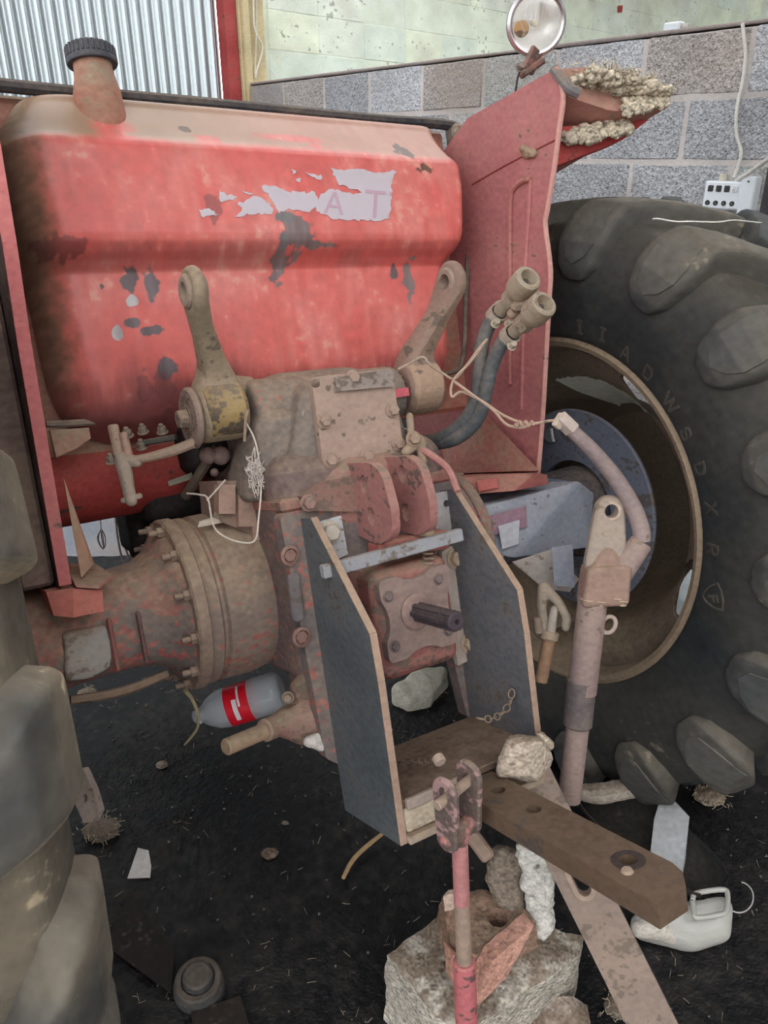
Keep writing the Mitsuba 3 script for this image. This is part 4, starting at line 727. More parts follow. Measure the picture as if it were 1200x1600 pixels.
add(PT+'__plate__boss', lathe([(1e-4, 0), (0.033, 0), (0.034, 0.004), (0.030, 0.007), (0.024, 0.0075), (1e-4, 0.0075)], so, [0, -1, 0], 40), 'machine', (0.24, 0.16, 0.145), 0.35, 0.15)
a_ = np.linspace(0, 2*np.pi, 97)[:-1]; rr = 0.0170+0.0016*np.clip(np.cos(6*a_)*3, -1, 1)
shp = Polygon(np.c_[rr*np.cos(a_), rr*np.sin(a_)])
sh1 = TM(cat([extr(shp, 0.092), TM(extr(Point(0, 0).buffer(0.0155), 0.014), trimesh.transformations.translation_matrix([0, 0, 0.09])), TM(extr(shp, 0.024), trimesh.transformations.translation_matrix([0, 0, 0.102])), lathe([(1e-4, 0.129), (0.0145, 0.129), (0.0172, 0.126), (0.0172, 0.12)], [0, 0, 0], [0, 0, 1], 32)]), frame(so, [0, -1, 0]))
add(PT+'__splined_shaft', sh1, 'machine', (0.055, 0.045, 0.048), 0.12, 0.1)
add(PT+'__splined_shaft__centre_hole', lathe([(1e-4, 0.1292), (0.004, 0.1292), (0.0045, 0.1298), (1e-4, 0.1298)], so, [0, -1, 0], 16), 'machine', (0.015, 0.012, 0.012), 0, 0)
spx = t(666, 835, Y=1.22); spb = t(670, 885, Y=1.22)
add(PT+'__spring_bolt', cat([lathe([(1e-4, 0), (0.016, 0), (0.0165, 0.003), (0.014, 0.007), (0.006, 0.009), (1e-4, 0.0095)], spx, [0, -0.1, 1], 24)]), 'machine', (0.34, 0.25, 0.19), 0.5, 0.2)
hx = [spx+(spb-spx)*s+0.010*np.array([math.cos(s*40), math.sin(s*40), 0]) for s in np.linspace(0.02, 1, 70)]
add(PT+'__spring_bolt__spring', tube(hx, 0.0022, 6, 0), 'machine', (0.25, 0.18, 0.14), 0.5, 0.3)

# -- drawbar frame bolted to the gearbox
DF = f'{TR}__drawbar_frame'; XLp, XRp = 0.573, 0.887
fp = [(1.290, -0.155), (1.240, -0.152), (1.080, -0.338), (1.075, -0.42), (1.078, -0.706), (1.285, -0.722)]
add(DF, plate_x(fp, XLp-0.006, 0.012), 'machine', (0.095, 0.10, 0.108), 0.25, 0.25); tag(DF, 'black steel frame of two side plates around the shaft')
add(DF+'__side_plate', plate_x(fp, XRp-0.006, 0.012), 'machine', (0.105, 0.105, 0.11), 0.30, 0.25)
edge = fp[1:5]
for X in (XLp, XRp):
    add(DF+'__worn_edge', cat([bar([X, a[0], a[1]], [X, b[0], b[1]], [1, 0, 0], 0.0135, 0.003, 0.001) for a, b in zip(edge[:-1], edge[1:])]), 'machine', (0.36, 0.24, 0.185), 0.45, 0.15)
add(DF+'__cross_bar', bar([XLp-0.02, 1.197, -0.243], [XRp-0.03, 1.20, -0.236], [0, 1, 0], 0.018, 0.024, 0.002), 'machine', (0.27, 0.29, 0.32), 0.35, 0.3)
tb = [t(*p, Y=1.262) for p in ((499, 816), (533, 806), (544, 866), (527, 874))]
add(DF+'__bolt_tab', hull([np.array(tb), np.array(tb)+[0, 0.010, 0]]), 'machine', (0.42, 0.42, 0.44), 0.25, 0.25)
tb = [t(*p, Y=1.262) for p in ((678, 772), (718, 763), (740, 820), (716, 826), (682, 838))]
pl = Polygon([(q[0], q[2]) for q in tb]).difference(Point(*[t(698, 787, Y=1.262)[i] for i in (0, 2)]).buffer(0.0075))
add(DF+'__bolt_tab', plate_y(pl, 1.262, 0.010), 'machine', (0.36, 0.345, 0.35), 0.3, 0.25)
pl = Polygon([(t(*p, Y=1.268)[0], t(*p, Y=1.268)[2]) for p in ((690, 862), (742, 835), (760, 1020), (716, 1040), (700, 960))])
add(DF+'__mounting_strip', plate_y(pl, 1.268, 0.012), 'machine', (0.40, 0.35, 0.30), 0.5, 0.15)
for q, Y in (((515, 832), 1.260), ((712, 872), 1.266), ((733, 1004), 1.266)): add(DF+'__bolt', hexbolt(t(*q, Y=Y), [0, -1, 0.03], 0.0165, 0.013, 0, True), 'machine', (0.46, 0.42, 0.36) if Y == 1.26 else (0.36, 0.28, 0.2), 0.35, 0.2)
add(DF+'__floor_plate', box([XC, 1.180, -0.640], (0.302, 0.20, 0.014), 0.002), 'machine', (0.095, 0.06, 0.044), 0.30, 0.2)
add(DF+'__floor_plate__front_edge', box([0.645, 1.077, -0.640], (0.115, 0.010, 0.018), 0.002), 'machine', (0.34, 0.28, 0.24), 0.4, 0.2)
add(DF+'__floor_plate__front_edge', box([0.858, 1.070, -0.634], (0.06, 0.014, 0.02), 0.002), 'machine', (0.44, 0.20, 0.16), 0.5, 0.2)
add(DF+'__bottom_plate', box([XC, 1.17, -0.700], (0.30, 0.205, 0.014), 0.002), 'machine', (0.36, 0.29, 0.22), 0.7, 0.1)
add(DF+'__packed_clay', rough(box([0.63, 1.10, -0.670], (0.10, 0.05, 0.045), 0.006), 0.003, 50, 2, 3, 0.01), 'masonry', (0.50, 0.42, 0.31), 0.25, 0.1, smooth=60)
lump = rough(hull([ball(t(785, 1205, D=1.36), 0.012), ball(t(805, 1165, D=1.36), 0.02), ball(t(835, 1165, D=1.38), 0.02), ball(t(830, 1205, D=1.37), 0.02), ball(t(852, 1185, D=1.40), 0.016)]), 0.006, 30, 8, 4, 0.007)
add(DF+'__packed_clay', lump, 'masonry', (0.46, 0.39, 0.30), 0.35, 0.2, smooth=60)
add(DF+'__packed_clay', rough(hull([ball(t(845, 1150, D=1.39), 0.010), ball(t(858, 1165, D=1.41), 0.010), ball(t(840, 1160, D=1.41), 0.010)]), 0.004, 45, 4, 3, 0.006), 'masonry', (0.50, 0.43, 0.33), 0.4, 0.2, smooth=60)
# -- drawbar
DB = f'{TR}__drawbar'
dpoly = Polygon([(0.690, 1.30), (0.775, 1.30), (0.775, 0.690), (0.768, 0.668), (0.745, 0.645), (0.690, 0.645)])
for y in (1.02, 0.93, 0.735): dpoly = dpoly.difference(Point(0.738, y).buffer(0.0125, quad_segs=8))
m = extr(dpoly, 0.034); m.apply_translation([0, 0, -0.684])
add(DB, m, 'machine', (0.105, 0.067, 0.045), 0.09, 0.3); tag(DB, 'rusty flat drawbar with holes pointing towards the viewer')
add(DB+'__grease_stain', cat([lathe([(0.0127, 0), (0.030, 0), (0.0127, 0.0006)], [0.738, y, -0.6502], [0, 0, 1], 32) for y in (0.735,)]), 'machine', (0.035, 0.026, 0.024), 0.05, 0)
add(DB+'__pin_head', lathe([(1e-4, 0.004), (0.007, 0.004), (0.009, 0)], t(980, 1362, Z=-0.650), [0, 0, 1], 16), 'machine', (0.30, 0.22, 0.17), 0.4, 0.2)
# small rusty bar end below the fork
add(f'{TR}__hitch_pin', cat([bar(t(722, 1284, Y=1.075), t(765, 1342, Y=1.03), [1, -0.8, 0], 0.026, 0.02, 0.004)]), 'machine', (0.33, 0.22, 0.18), 0.45, 0.2)

# ------------------------------------------------------------------ right-hand lift rod with its crank
LR = f'{TR}__lift_rod'
def P3(px, py, D): return t(px, py, D=D)
rdn = nz(P3(890, 1250, 1.60)-P3(930, 935, 1.53)); rsd = nz(P3(985, 900, 1.54)-P3(905, 905, 1.54)); rfw = nz(np.cross(rdn, rsd))
add(LR, cat([cyl(P3(927, 930, 1.535), P3(909, 1085, 1.565), 0.0290), cyl(P3(909, 1080, 1.565), P3(889, 1252, 1.60), 0.0235)]), 'machine', (0.25, 0.185, 0.175), 0.32, 0.2); tag(LR, 'right lift rod with gear head and bent crank handle')
add(LR+'__dark_sleeve', cyl(P3(909.5, 1060, 1.56), P3(902, 1135, 1.578), 0.0296), 'machine', (0.12, 0.10, 0.10), 0.3, 0.2)
g0, g1 = P3(947, 888, 1.53), P3(941, 936, 1.535)
add(LR+'__gear_head', melt([hull([obox(g0, rsd, rfw, (0.088, 0.06, 0.02), 0.008), obox(g1, rsd, rfw, (0.092, 0.06, 0.02), 0.008)]), hull([obox(g0, rsd, rfw, (0.07, 0.04, 0.02), 0.008), ball(P3(946, 868, 1.53), 0.024)])], 0.008, 5), 'machine', (0.235, 0.15, 0.12), 0.5, 0.25)
ep = P3(952, 797, 1.53); ax_ = nz(np.cross(rsd, rdn))
ey = hull([cyl(ep-ax_*0.012, ep+ax_*0.012, 0.030), cyl(P3(936, 880, 1.53)-ax_*0.012, P3(936, 880, 1.53)+ax_*0.012, 0.030), cyl(P3(960, 880, 1.53)-ax_*0.012, P3(960, 880, 1.53)+ax_*0.012, 0.022)])
add(LR+'__fork_eye', cut(ey, [cyl(ep-ax_*0.05, ep+ax_*0.05, 0.0135)]), 'machine', (0.29, 0.24, 0.205), 0.45, 0.2)
ring_o = ep-ax_*0.012 if (RT @ (ep-ax_*0.012))[2] < (RT @ (ep+ax_*0.012))[2] else ep+ax_*0.012
add(LR+'__fork_eye__bush', pipe(ring_o-nz(ring_o)*0.005, ring_o+nz(ring_o)*0.004, 0.0205, 0.0138, 28), 'machine', (0.40, 0.30, 0.26), 0.4, 0.1)
for q in ((918, 936), (938, 938), (962, 933), (972, 937)): add(LR+'__gear_head__bolt', hexbolt(P3(*q, 1.515), rdn, 0.010, 0.010, 0, True), 'machine', (0.46, 0.36, 0.27), 0.4, 0.2)
lo = P3(951, 976, 1.54); a = np.linspace(0, 2*np.pi, 25)[:-1]
add(LR+'__side_loop', tube([lo+0.0155*(math.cos(b)*rsd*0.9+math.sin(b)*rdn*1.1) for b in np.linspace(0, 2*np.pi, 25)], 0.0045, 8, 0), 'machine', (0.36, 0.29, 0.26), 0.4, 0.1)
add(LR+'__bevel_neck', cyl(P3(965, 898, 1.535), P3(1003, 846, 1.52), 0.0275, 0.0225), 'machine', (0.27, 0.20, 0.185), 0.35, 0.25)
cr = [P3(1003, 846, 1.52), P3(1001, 825, 1.518), P3(988, 790, 1.515), P3(960, 745, 1.51), P3(925, 703, 1.50), P3(893, 672, 1.495)]
add(LR+'__crank_handle', tube(cr, [0.0175, 0.0175, 0.0165, 0.016, 0.0145, 0.013], 14, 6), 'machine', (0.235, 0.185, 0.185), 0.3, 0.2)
add(LR+'__crank_handle__end_lug', cat([obox(P3(884, 662, 1.49), P3(893, 672, 1.495)-P3(870, 650, 1.49), [0, 1, 0], (0.042, 0.03, 0.022), 0.003)]), 'machine', (0.44, 0.37, 0.33), 0.4, 0.1)
add(LR+'__crank_handle__end_lug', bar(P3(868, 668, 1.485), P3(880, 648, 1.485), [1, 0, 0], 0.020, 0.012, 0.002), 'machine', (0.48, 0.40, 0.32), 0.4, 0.1)
# forged check-chain clevis beside it
CK = f'{TR}__check_chain'
add(CK, melt([hull([ball(P3(850, 918, 1.62), 0.014), ball(P3(846, 950, 1.62), 0.010)]), hull([ball(P3(846, 950, 1.62), 0.010), ball(P3(853, 992, 1.62), 0.010)]), hull([ball(P3(850, 918, 1.62), 0.014), ball(P3(872, 940, 1.61), 0.010)]), hull([ball(P3(872, 940, 1.61), 0.010), ball(P3(886, 965, 1.60), 0.009)]), hull([ball(P3(886, 965, 1.60), 0.009), ball(P3(884, 980, 1.60), 0.010)])], 0.007, 5), 'machine', (0.32, 0.27, 0.22), 0.5, 0.2)
add(CK+'__shackle', hull([ball(P3(866, 952, 1.61), 0.008), ball(P3(860, 990, 1.61), 0.011)]), 'machine', (0.42, 0.39, 0.34), 0.4, 0.1)
add(CK+'__collar', cyl(P3(860, 986, 1.615), P3(857, 1000, 1.615), 0.019), 'machine', (0.40, 0.31, 0.23), 0.5, 0.1)
add(CK+'__rusty_rod', cyl(P3(858, 998, 1.615), P3(845, 1066, 1.62), 0.0135), 'machine', (0.34, 0.20, 0.12), 0.45, 0.2)
add(CK+'__bolt', cyl(P3(839, 965, 1.61), P3(842, 990, 1.61), 0.009), 'machine', (0.25, 0.2, 0.16), 0.4, 0.2)

# ------------------------------------------------------------------ hydraulic couplers and hoses
HY = f'{TR}__hydraulic_coupler'
for i, (f, b, e) in enumerate((((827, 433, 1.50), (803, 462, 1.555), (776, 492, 1.61)), ((852, 473, 1.48), (824, 501, 1.535), (797, 524, 1.585)))):
    F, B, E2 = P3(*f), P3(*b), P3(*e); d = nz(F-B); r = key_of(HY)
    if i == 0: tag(r, 'upper hydraulic coupler, its socket open to the viewer')
    else: tag(r, 'lower hydraulic coupler, its socket open to the viewer')
    add(r, lathe([(0.0175, 0), (0.0225, 0), (0.0265, -0.003), (0.028, -0.010), (0.028, -0.042), (0.0265, -0.046), (0.020, -0.048), (0.0185, -0.06), (1e-4, -0.062), (1e-4, -0.024), (0.0105, -0.023), (0.0155, -0.012), (0.0175, 0)], F, d, 36), 'machine', (0.27, 0.22, 0.175), 0.7, 0.2)
    add(r+'__poppet', lathe([(1e-4, 0.0), (0.0045, -0.001), (0.006, -0.006), (0.006, -0.03)], F-d*0.010, d, 16), 'machine', (0.06, 0.05, 0.05), 0.2, 0.2)
    add(r+'__hex_union', cat([lathe([(1e-4, 0), (0.019, 0), (0.020, 0.004), (0.020, 0.018), (0.019, 0.022), (1e-4, 0.022)], B, nz(E2-B), 6), cyl(B+nz(E2-B)*0.02, E2-nz(E2-B)*0.01, 0.0145)]), 'machine', (0.28, 0.22, 0.17), 0.65, 0.2)
    n_ = nz(np.cross(E2-B, [0.2, -1, 0.3]))
    add(r+'__hose_clamp', cat([lathe([(0.017, -0.010), (0.021, -0.010), (0.021, 0.010), (0.017, 0.010), (0.017, -0.010)], E2, nz(E2-B), 24)]), 'machine', (0.36, 0.31, 0.25), 0.6, 0.2)
    for s in (-1, 1): add(r+'__clamp_bolt', hexbolt(E2+n_*0.026*s, nz([-0.3, -1, 0.3]), 0.0075, 0.014), 'machine', (0.45, 0.38, 0.30), 0.5, 0.1)
    hp = [(776, 492, 1.61), (762, 512, 1.62), (752, 545, 1.63), (749, 590, 1.64), (742, 630, 1.66), (722, 662, 1.68), (690, 684, 1.72), (655, 690, 1.80), (630, 680, 1.9)] if i == 0 else [(797, 524, 1.585), (782, 540, 1.60), (768, 572, 1.62), (760, 605, 1.63), (752, 640, 1.65), (735, 668, 1.67), (705, 688, 1.70), (668, 692, 1.78), (635, 684, 1.88)]
    add(r+'__hose', tube([P3(*q) for q in hp], 0.0155, 14, 6), 'machine', (0.075, 0.08, 0.09), 0.35, 0.05)
add(HY+'__cross_clamp', melt([hull([ball(P3(808, 478, 1.55), 0.014), ball(P3(832, 458, 1.53), 0.014)]), hull([ball(P3(800, 490, 1.57), 0.011), ball(P3(820, 470, 1.55), 0.013)])], 0.006, 4), 'machine', (0.34, 0.26, 0.2), 0.7, 0.2)

# ------------------------------------------------------------------ control linkage on the left
CL = f'{TR}__control_linkage'
lk = lambda px, py, D=1.49: P3(px, py, D)
add(CL, melt([hull([ball(lk(192, 722), 0.016), ball(lk(201, 765), 0.012)]), hull([ball(lk(201, 765), 0.012), ball(lk(205, 782), 0.012)]), hull([ball(lk(190, 715), 0.014), ball(lk(214, 722), 0.011)]), hull([ball(lk(193, 782), 0.006), ball(lk(218, 775), 0.006)])], 0.006, 4), 'machine', (0.37, 0.29, 0.24), 0.55, 0.15)
add(CL+'__pin', cyl(lk(176, 664), lk(186, 712), 0.0105), 'machine', (0.38, 0.25, 0.2), 0.5, 0.2)
add(CL+'__pin', cyl(lk(192, 676), lk(201, 712), 0.0085), 'machine', (0.40, 0.24, 0.2), 0.45, 0.2)
add(CL+'__lever_arm', tube([lk(203, 719), lk(230, 715, 1.485), lk(268, 705, 1.47), lk(308, 690, 1.45)], [0.008, 0.009, 0.010, 0.010], 10, 5), 'machine', (0.42, 0.31, 0.24), 0.6, 0.1)
add(CL+'__rail', bar(lk(225, 692, 1.56), lk(275, 683, 1.55), [0, 0, 1], 0.012, 0.018, 0.002), 'machine', (0.06, 0.065, 0.06), 0.4, 0.2)
for q in ((186, 703), (175, 722), (200, 682), (224, 676), (254, 676), (222, 700)): add(CL+'__nut', hexbolt(lk(*q, D=1.50 if q[0] < 210 else 1.56), [-0.2, -0.5, 1], 0.009, 0.012, 0.006), 'machine', (0.24, 0.20, 0.16), 0.5, 0.3)
add(f'{TR}__black_hose', tube([P3(207, 786, 1.75), P3(207, 820, 1.76), P3(206, 858, 1.78), P3(212, 868, 1.79), P3(228, 866, 1.79), P3(229, 840, 1.78), P3(224, 805, 1.76), P3(220, 785, 1.75)], 0.0065, 8, 6), 'machine', (0.015, 0.015, 0.016), 0.1, 0)
add(f'{TR}__black_hose__sleeve', cyl(P3(224, 824, 1.77), P3(229, 870, 1.79), 0.012), 'machine', (0.015, 0.015, 0.016), 0.1, 0)
# ================================================================== loose things
# -- wires and twine
W1 = 'wire_tie'
wp = [P3(622, 577, 1.55), P3(640, 568, 1.54), P3(660, 558, 1.52), P3(672, 570, 1.53), P3(690, 582, 1.55), P3(710, 592, 1.56), P3(728, 572, 1.57), P3(748, 545, 1.57), P3(761, 530, 1.575)]
add(W1, tube(wp, 0.0028, 6, 5), 'machine', (0.40, 0.30, 0.24), 0.4, 0.1); tag(W1, 'thin rusty wire from the right lift arm up to the hoses', 'wire')
W2 = [P3(761, 530, 1.575), P3(735, 565, 1.56), P3(708, 595, 1.55), P3(706, 620, 1.55), P3(722, 612, 1.55), P3(755, 628, 1.54), P3(780, 645, 1.53), P3(800, 655, 1.52), P3(822, 662, 1.51), P3(845, 660, 1.50), P3(862, 657, 1.49), P3(872, 660, 1.485)]
add(W1, tube(W2, 0.003, 6, 5), 'machine', (0.40, 0.27, 0.21), 0.4, 0.1); tag(W1+'_001', 'rusty wire looped tight between the hoses and the crank handle', 'wire')
W3 = [P3(710, 596, 1.545), P3(740, 618, 1.54), P3(770, 640, 1.53), P3(790, 662, 1.52), P3(812, 668, 1.51), P3(828, 664, 1.505)]
add(W1+'_001__second_strand', tube(W3, 0.003, 6, 5), 'machine', (0.42, 0.29, 0.23), 0.4, 0.1)
add(W1+'_001__twist', cat([tube([P3(x, 662+4*math.sin(i*1.5), 1.505-0.004*math.cos(i*1.5)) for i, x in enumerate(np.linspace(805, 834, 14))], 0.003, 6, 3)]), 'machine', (0.42, 0.28, 0.22), 0.4, 0.1)
W4 = 'white_wire'
add(W4, tube([P3(365, 624, 1.47), P3(378, 650, 1.46), P3(396, 682, 1.45), P3(404, 715, 1.45), P3(408, 760, 1.44), P3(404, 810, 1.43), P3(399, 843, 1.42), P3(380, 848, 1.41), P3(350, 838, 1.41), P3(333, 820, 1.42), P3(325, 780, 1.45), P3(312, 773, 1.47), P3(292, 771, 1.50)], 0.0019, 6, 6), 'machine', (0.60, 0.54, 0.46), 0.2, 0.05); tag(W4, 'thin pale wire hanging in a loop over the left brake drum', 'wire')
add(W4+'__branch', tube([P3(323, 782, 1.45), P3(336, 768, 1.46), P3(352, 750, 1.48)], 0.0018, 6, 5), 'machine', (0.58, 0.52, 0.44), 0.2, 0.05)
def fluff(c, rad, n, seed, r=0.0006):
    g = np.random.default_rng(seed); ms = []
    for _ in range(n):
        p = c+g.normal(0, 1, 3)*rad*0.5; q_ = p+g.normal(0, 1, 3)*rad*0.6; m_ = (p+q_)/2+g.normal(0, 1, 3)*rad*0.4; ms.append(tube([p, m_, q_], r*g.uniform(0.6, 1.8), 4, 3))
    return cat(ms)
add('cobweb_tuft', fluff(P3(400, 740, 1.44), np.array([0.012, 0.01, 0.026]), 120, 3, 0.0008), 'machine', (0.62, 0.55, 0.50), 0.3, 0, smooth=True); tag('cobweb_tuft', 'ragged pale tuft caught on the white wire', 'fluff', kind='stuff')
TW = 'twine'
add(TW, tube([P3(289, 1078, 1.58), P3(300, 1092, 1.60), P3(309, 1115, 1.62), P3(309, 1135, 1.65), P3(300, 1150, 1.68), P3(288, 1164, 1.72)], [0.005, 0.004, 0.0035, 0.003, 0.003, 0.002], 7, 5), 'machine', (0.46, 0.38, 0.22), 0.3, 0.1); tag(TW, 'yellowish twine dangling from a bolt of the left axle flange', 'twine')
# -- bottle wedged under the brake drum
b0, b1 = P3(303, 1121, 1.70), P3(441, 1078, 1.70); bd = nz(b1-b0); BL = np.linalg.norm(b1-b0); rB = 0.0440
pf = [(0.012, 0.0), (0.014, 0.004), (0.0135, 0.012), (0.017, 0.018), (0.030, 0.034), (0.039, 0.052), (0.0435, 0.07), (0.044, 0.085), (0.044, BL-0.02), (0.0415, BL-0.008), (0.032, BL), (0.012, BL-0.006), (1e-4, BL-0.004)]
BT = 'plastic_bottle'
add(BT, lathe(pf, b0, bd, 40), 'clear_plastic', smooth=True); tag(BT, 'clear plastic bottle with a red label wedged under the left brake drum', 'bottle')
add(BT+'__label', lathe([(rB+0.0008, BL*0.40), (rB+0.0008, BL*0.66)], b0, bd, 48), 'red_label', smooth=True)
zc = nz(np.cross(bd, -b0)); Mf = np.eye(4)
for i, (dh, hh) in enumerate(((0.026, 0.010), (0.014, 0.005))):
    c_ = b0+bd*BL*0.53; vw = nz(-c_-bd*(-c_@bd)); sd = np.cross(vw, bd)
    ang = np.linspace(-0.5, 0.6, 8)+(0.35 if i else -0.35); v = []
    for a in ang:
        for s in (-1, 1): v.append(c_+bd*((0.006 if i else -0.004)+s*hh/2)+(rB+0.0014)*(math.cos(a)*vw+math.sin(a)*sd))
    v = np.array(v); f = []
    for k_ in range(len(ang)-1): f += [[2*k_, 2*k_+1, 2*k_+3], [2*k_, 2*k_+3, 2*k_+2]]
    add(BT+'__label__white_print', trimesh.Trimesh(v, np.array(f), process=False), 'white_print', smooth=True)
add(BT+'__neck_ring', pipe(b0+bd*0.010, b0+bd*0.014, 0.018, 0.013, 24), 'white_plastic', smooth=30)

# -- end of the left lower link
c_ = P3(131, 1245, 1.60); lx = nz(P3(145, 1282, 1.58)-P3(117, 1208, 1.62)); ly = nz(P3(112, 1250, 1.60)-P3(152, 1240, 1.57)); nn = nz(np.cross(lx, ly))
pl = affinity.translate(Polygon([(-0.055, -0.025), (0.0, -0.029), (0.045, -0.024), (0.056, 0), (0.045, 0.026), (0.0, 0.030), (-0.055, 0.026)]).buffer(-0.008).buffer(0.008), 0, 0).difference(Point(0.004, 0.0).buffer(0.0085))
add(f'{TR}__link_end', plate(pl, c_, lx, ly, 0.016), 'machine', (0.42, 0.35, 0.31), 0.4, 0.35)
add(f'{TR}__link_end__bar', bar(c_-lx*0.05-ly*0.0+nn*0.008, c_-lx*0.12+ly*0.18+np.array([-0.05, 0.12, 0.02]), nn, 0.014, 0.045, 0.003), 'machine', (0.22, 0.15, 0.12), 0.4, 0.3)

# -- forked turnbuckle rod standing in front of the frame
FK = 'forked_rod'
ft, fb = w(718, 1308, D=1.235), w(729, 1600, D=1.365); fd = nz(ft-fb); foot = fb-fd*(fb[2]/fd[2])
tb_ = ft-fd*np.linalg.norm(ft-fb)*0.64; th_ = ft-fd*np.linalg.norm(ft-fb)*0.33
add(FK, cyl(foot, tb_, 0.0195, seg=32), 'machine', (0.47, 0.13, 0.14), 0.22, 0.35, fr='w'); tag(FK, 'red forked lift rod with a threaded middle standing before the black frame', 'rod')
add(FK+'__shank', cyl(th_, ft+fd*0.004, 0.0135, seg=24), 'machine', (0.40, 0.17, 0.17), 0.25, 0.55, fr='w')
LT = np.linalg.norm(th_-tb_); nr = int(LT/0.0030); pr = []
for i in range(nr): pr += [(0.0118, i*LT/nr), (0.0135, (i+0.45)*LT/nr), (0.0135, (i+0.6)*LT/nr)]
add(FK+'__thread', lathe([(1e-4, -0.02), (0.0118, -0.02)]+pr+[(0.012, LT), (1e-4, LT)], tb_, fd, 24), 'machine', (0.26, 0.19, 0.16), 0.45, 0.1, fr='w', smooth=False)
fs = nz(w(738, 1225, D=1.262)-w(695, 1240, D=1.210)); fs = nz(fs-fd*(fs@fd)); fn = np.cross(fd, fs)
up = np.linalg.norm(w(735, 1190, D=1.20)-ft)
HL = 0.104; HWD = 0.0285
for s in (-1, 1):
    base, top = ft+fd*0.014+fs*s*HWD, ft+fd*HL+fs*s*HWD
    tine = hull([cyl(top-fs*0.006, top+fs*0.006, 0.025), cyl(base-fs*0.006, base+fs*0.006, 0.021)])
    add(FK+'__tine', cut(tine, [hull([cyl(top-fs*0.03+fd*0.004, top+fs*0.03+fd*0.004, 0.0085), cyl(top-fs*0.03-fd*0.012, top+fs*0.03-fd*0.012, 0.0085)])]), 'machine', (0.33, 0.20, 0.20), 0.3, 0.45, fr='w')
add(FK+'__yoke', melt([hull([ball(ft+fd*0.006, 0.017), ball(ft+fd*0.014+fs*HWD, 0.013), ball(ft+fd*0.014-fs*HWD, 0.013)]), hull([ball(ft+fd*0.004, 0.016), ball(ft-fd*0.008, 0.014)])], 0.005, 4), 'machine', (0.44, 0.17, 0.17), 0.28, 0.4, fr='w')
pt = ft+fd*(HL-0.012)
add(FK+'__pin', cyl(pt-fs*0.05, pt+fs*0.04, 0.0085), 'machine', (0.30, 0.22, 0.19), 0.4, 0.2, fr='w')
add(FK+'__pin__head', cyl(t2w(P3(683, 1182, 1.26)), t2w(P3(689, 1192, 1.25)), 0.010), 'machine', (0.40, 0.30, 0.25), 0.5, 0.1, fr='w')
def chain(pts, r=0.0022, L=0.011, wd=0.0035):
    P = smoothline(pts, 30); d = np.r_[0, np.cumsum(np.linalg.norm(np.diff(P, axis=0), axis=1))]; n = max(2, int(d[-1]/(L*1.25))); out = []
    for i in range(n):
        s = (i+0.5)/n*d[-1]; c = np.array([np.interp(s, d, P[:, k]) for k in range(3)]); c2 = np.array([np.interp(min(s+0.002, d[-1]), d, P[:, k]) for k in range(3)]); x = nz(c2-c+1e-9)
        y = nz(np.cross(x, [0.3, 0.5, 1])); z = np.cross(x, y); y = y if i % 2 else z
        a = np.linspace(0, 2*np.pi, 13); out.append(tube([c+x*L*0.75*math.cos(b)+y*(wd+r)*math.sin(b) for b in a], r*0.6, 5, 0))
    return out
CH = 'pin_chain'
for i, m in enumerate(chain([P3(612, 1192, 1.40), P3(640, 1190, 1.38), P3(662, 1192, 1.33), P3(682, 1186, 1.27)])): add(CH if i == 0 else CH+'__link', m, 'machine', (0.09, 0.06, 0.05), 0.3, 0.2, smooth=True)
tag(CH, 'small dark chain lying across the frame floor to the fork pin', 'chain')
CH = 'pin_chain_001'
used['pin_chain'] = 2
for i, m in enumerate(chain([P3(800, 1078, 1.46), P3(796, 1100, 1.45), P3(780, 1118, 1.43), P3(760, 1124, 1.40), P3(745, 1122, 1.40)], 0.0026, 0.012)): 
    k = CH if i == 0 else key_of(CH+'__link'); used.setdefault(k, 1); m = TM(m, MT); mm = trimesh.graph.smooth_shade(m, angle=1.0, facet_minarea=None)
    scene[k] = mikit.ply(mm, 'machine', smooth=True, uv=np.tile(pack((0.17, 0.12, 0.09), 0.5, 0.2), (len(mm.vertices), 1)))
tag(CH, 'rusty chain hanging inside the right side plate of the frame', 'chain')

# -- loose lower link bar with a slot, leaning down to the right
LB = 'lower_link_bar'
a0, a1 = w(868, 1330, D=1.50), w(1000, 1560, D=1.47); ld = nz(a1-a0)
e0, e1 = w(908, 1312, D=1.50), w(1075, 1600, D=1.42)
lv = nz(w(935, 1330, D=1.49)-w(875, 1372, D=1.50)); lv = nz(lv-ld*(lv@ld)); ln = np.cross(ld, lv)
if (RC.T @ ln)[2] > 0: ln = -ln
o_ = w(893, 1345, D=1.49); endp = w(1010, 1580, D=1.46); ld = nz(endp-o_); lv = nz(lv-ld*(lv@ld)); ln = np.cross(ld, lv)
Ls = (o_[2]+0.0)/max(1e-3, -ld[2])
WB = 0.044
slot = LineString([(0.018, 0.0), (0.050, 0.0)]).buffer(0.0125)
pb = rpoly([(-0.27, -WB), (Ls, -WB), (Ls, WB), (-0.27, WB)], 0.012).difference(slot)
add(LB, plate(pb, o_, ld, lv, 0.016), 'machine', (0.215, 0.155, 0.13), 0.28, 0.3, fr='w'); tag(LB, 'long flat brown link bar with a slot, leaning under the drawbar end', 'steel bar')
sl = slot.buffer(0.009).difference(slot)
add(LB+'__slot_rim', plate(sl, o_-ln*0.004 if True else o_, ld, lv, 0.024), 'machine', (0.30, 0.22, 0.18), 0.45, 0.15, fr='w')
add(LB+'__boss', cat([cyl(w(872, 1346, D=1.475), w(878, 1350, D=1.50), 0.013)]), 'machine', (0.26, 0.18, 0.14), 0.4, 0.2, fr='w')

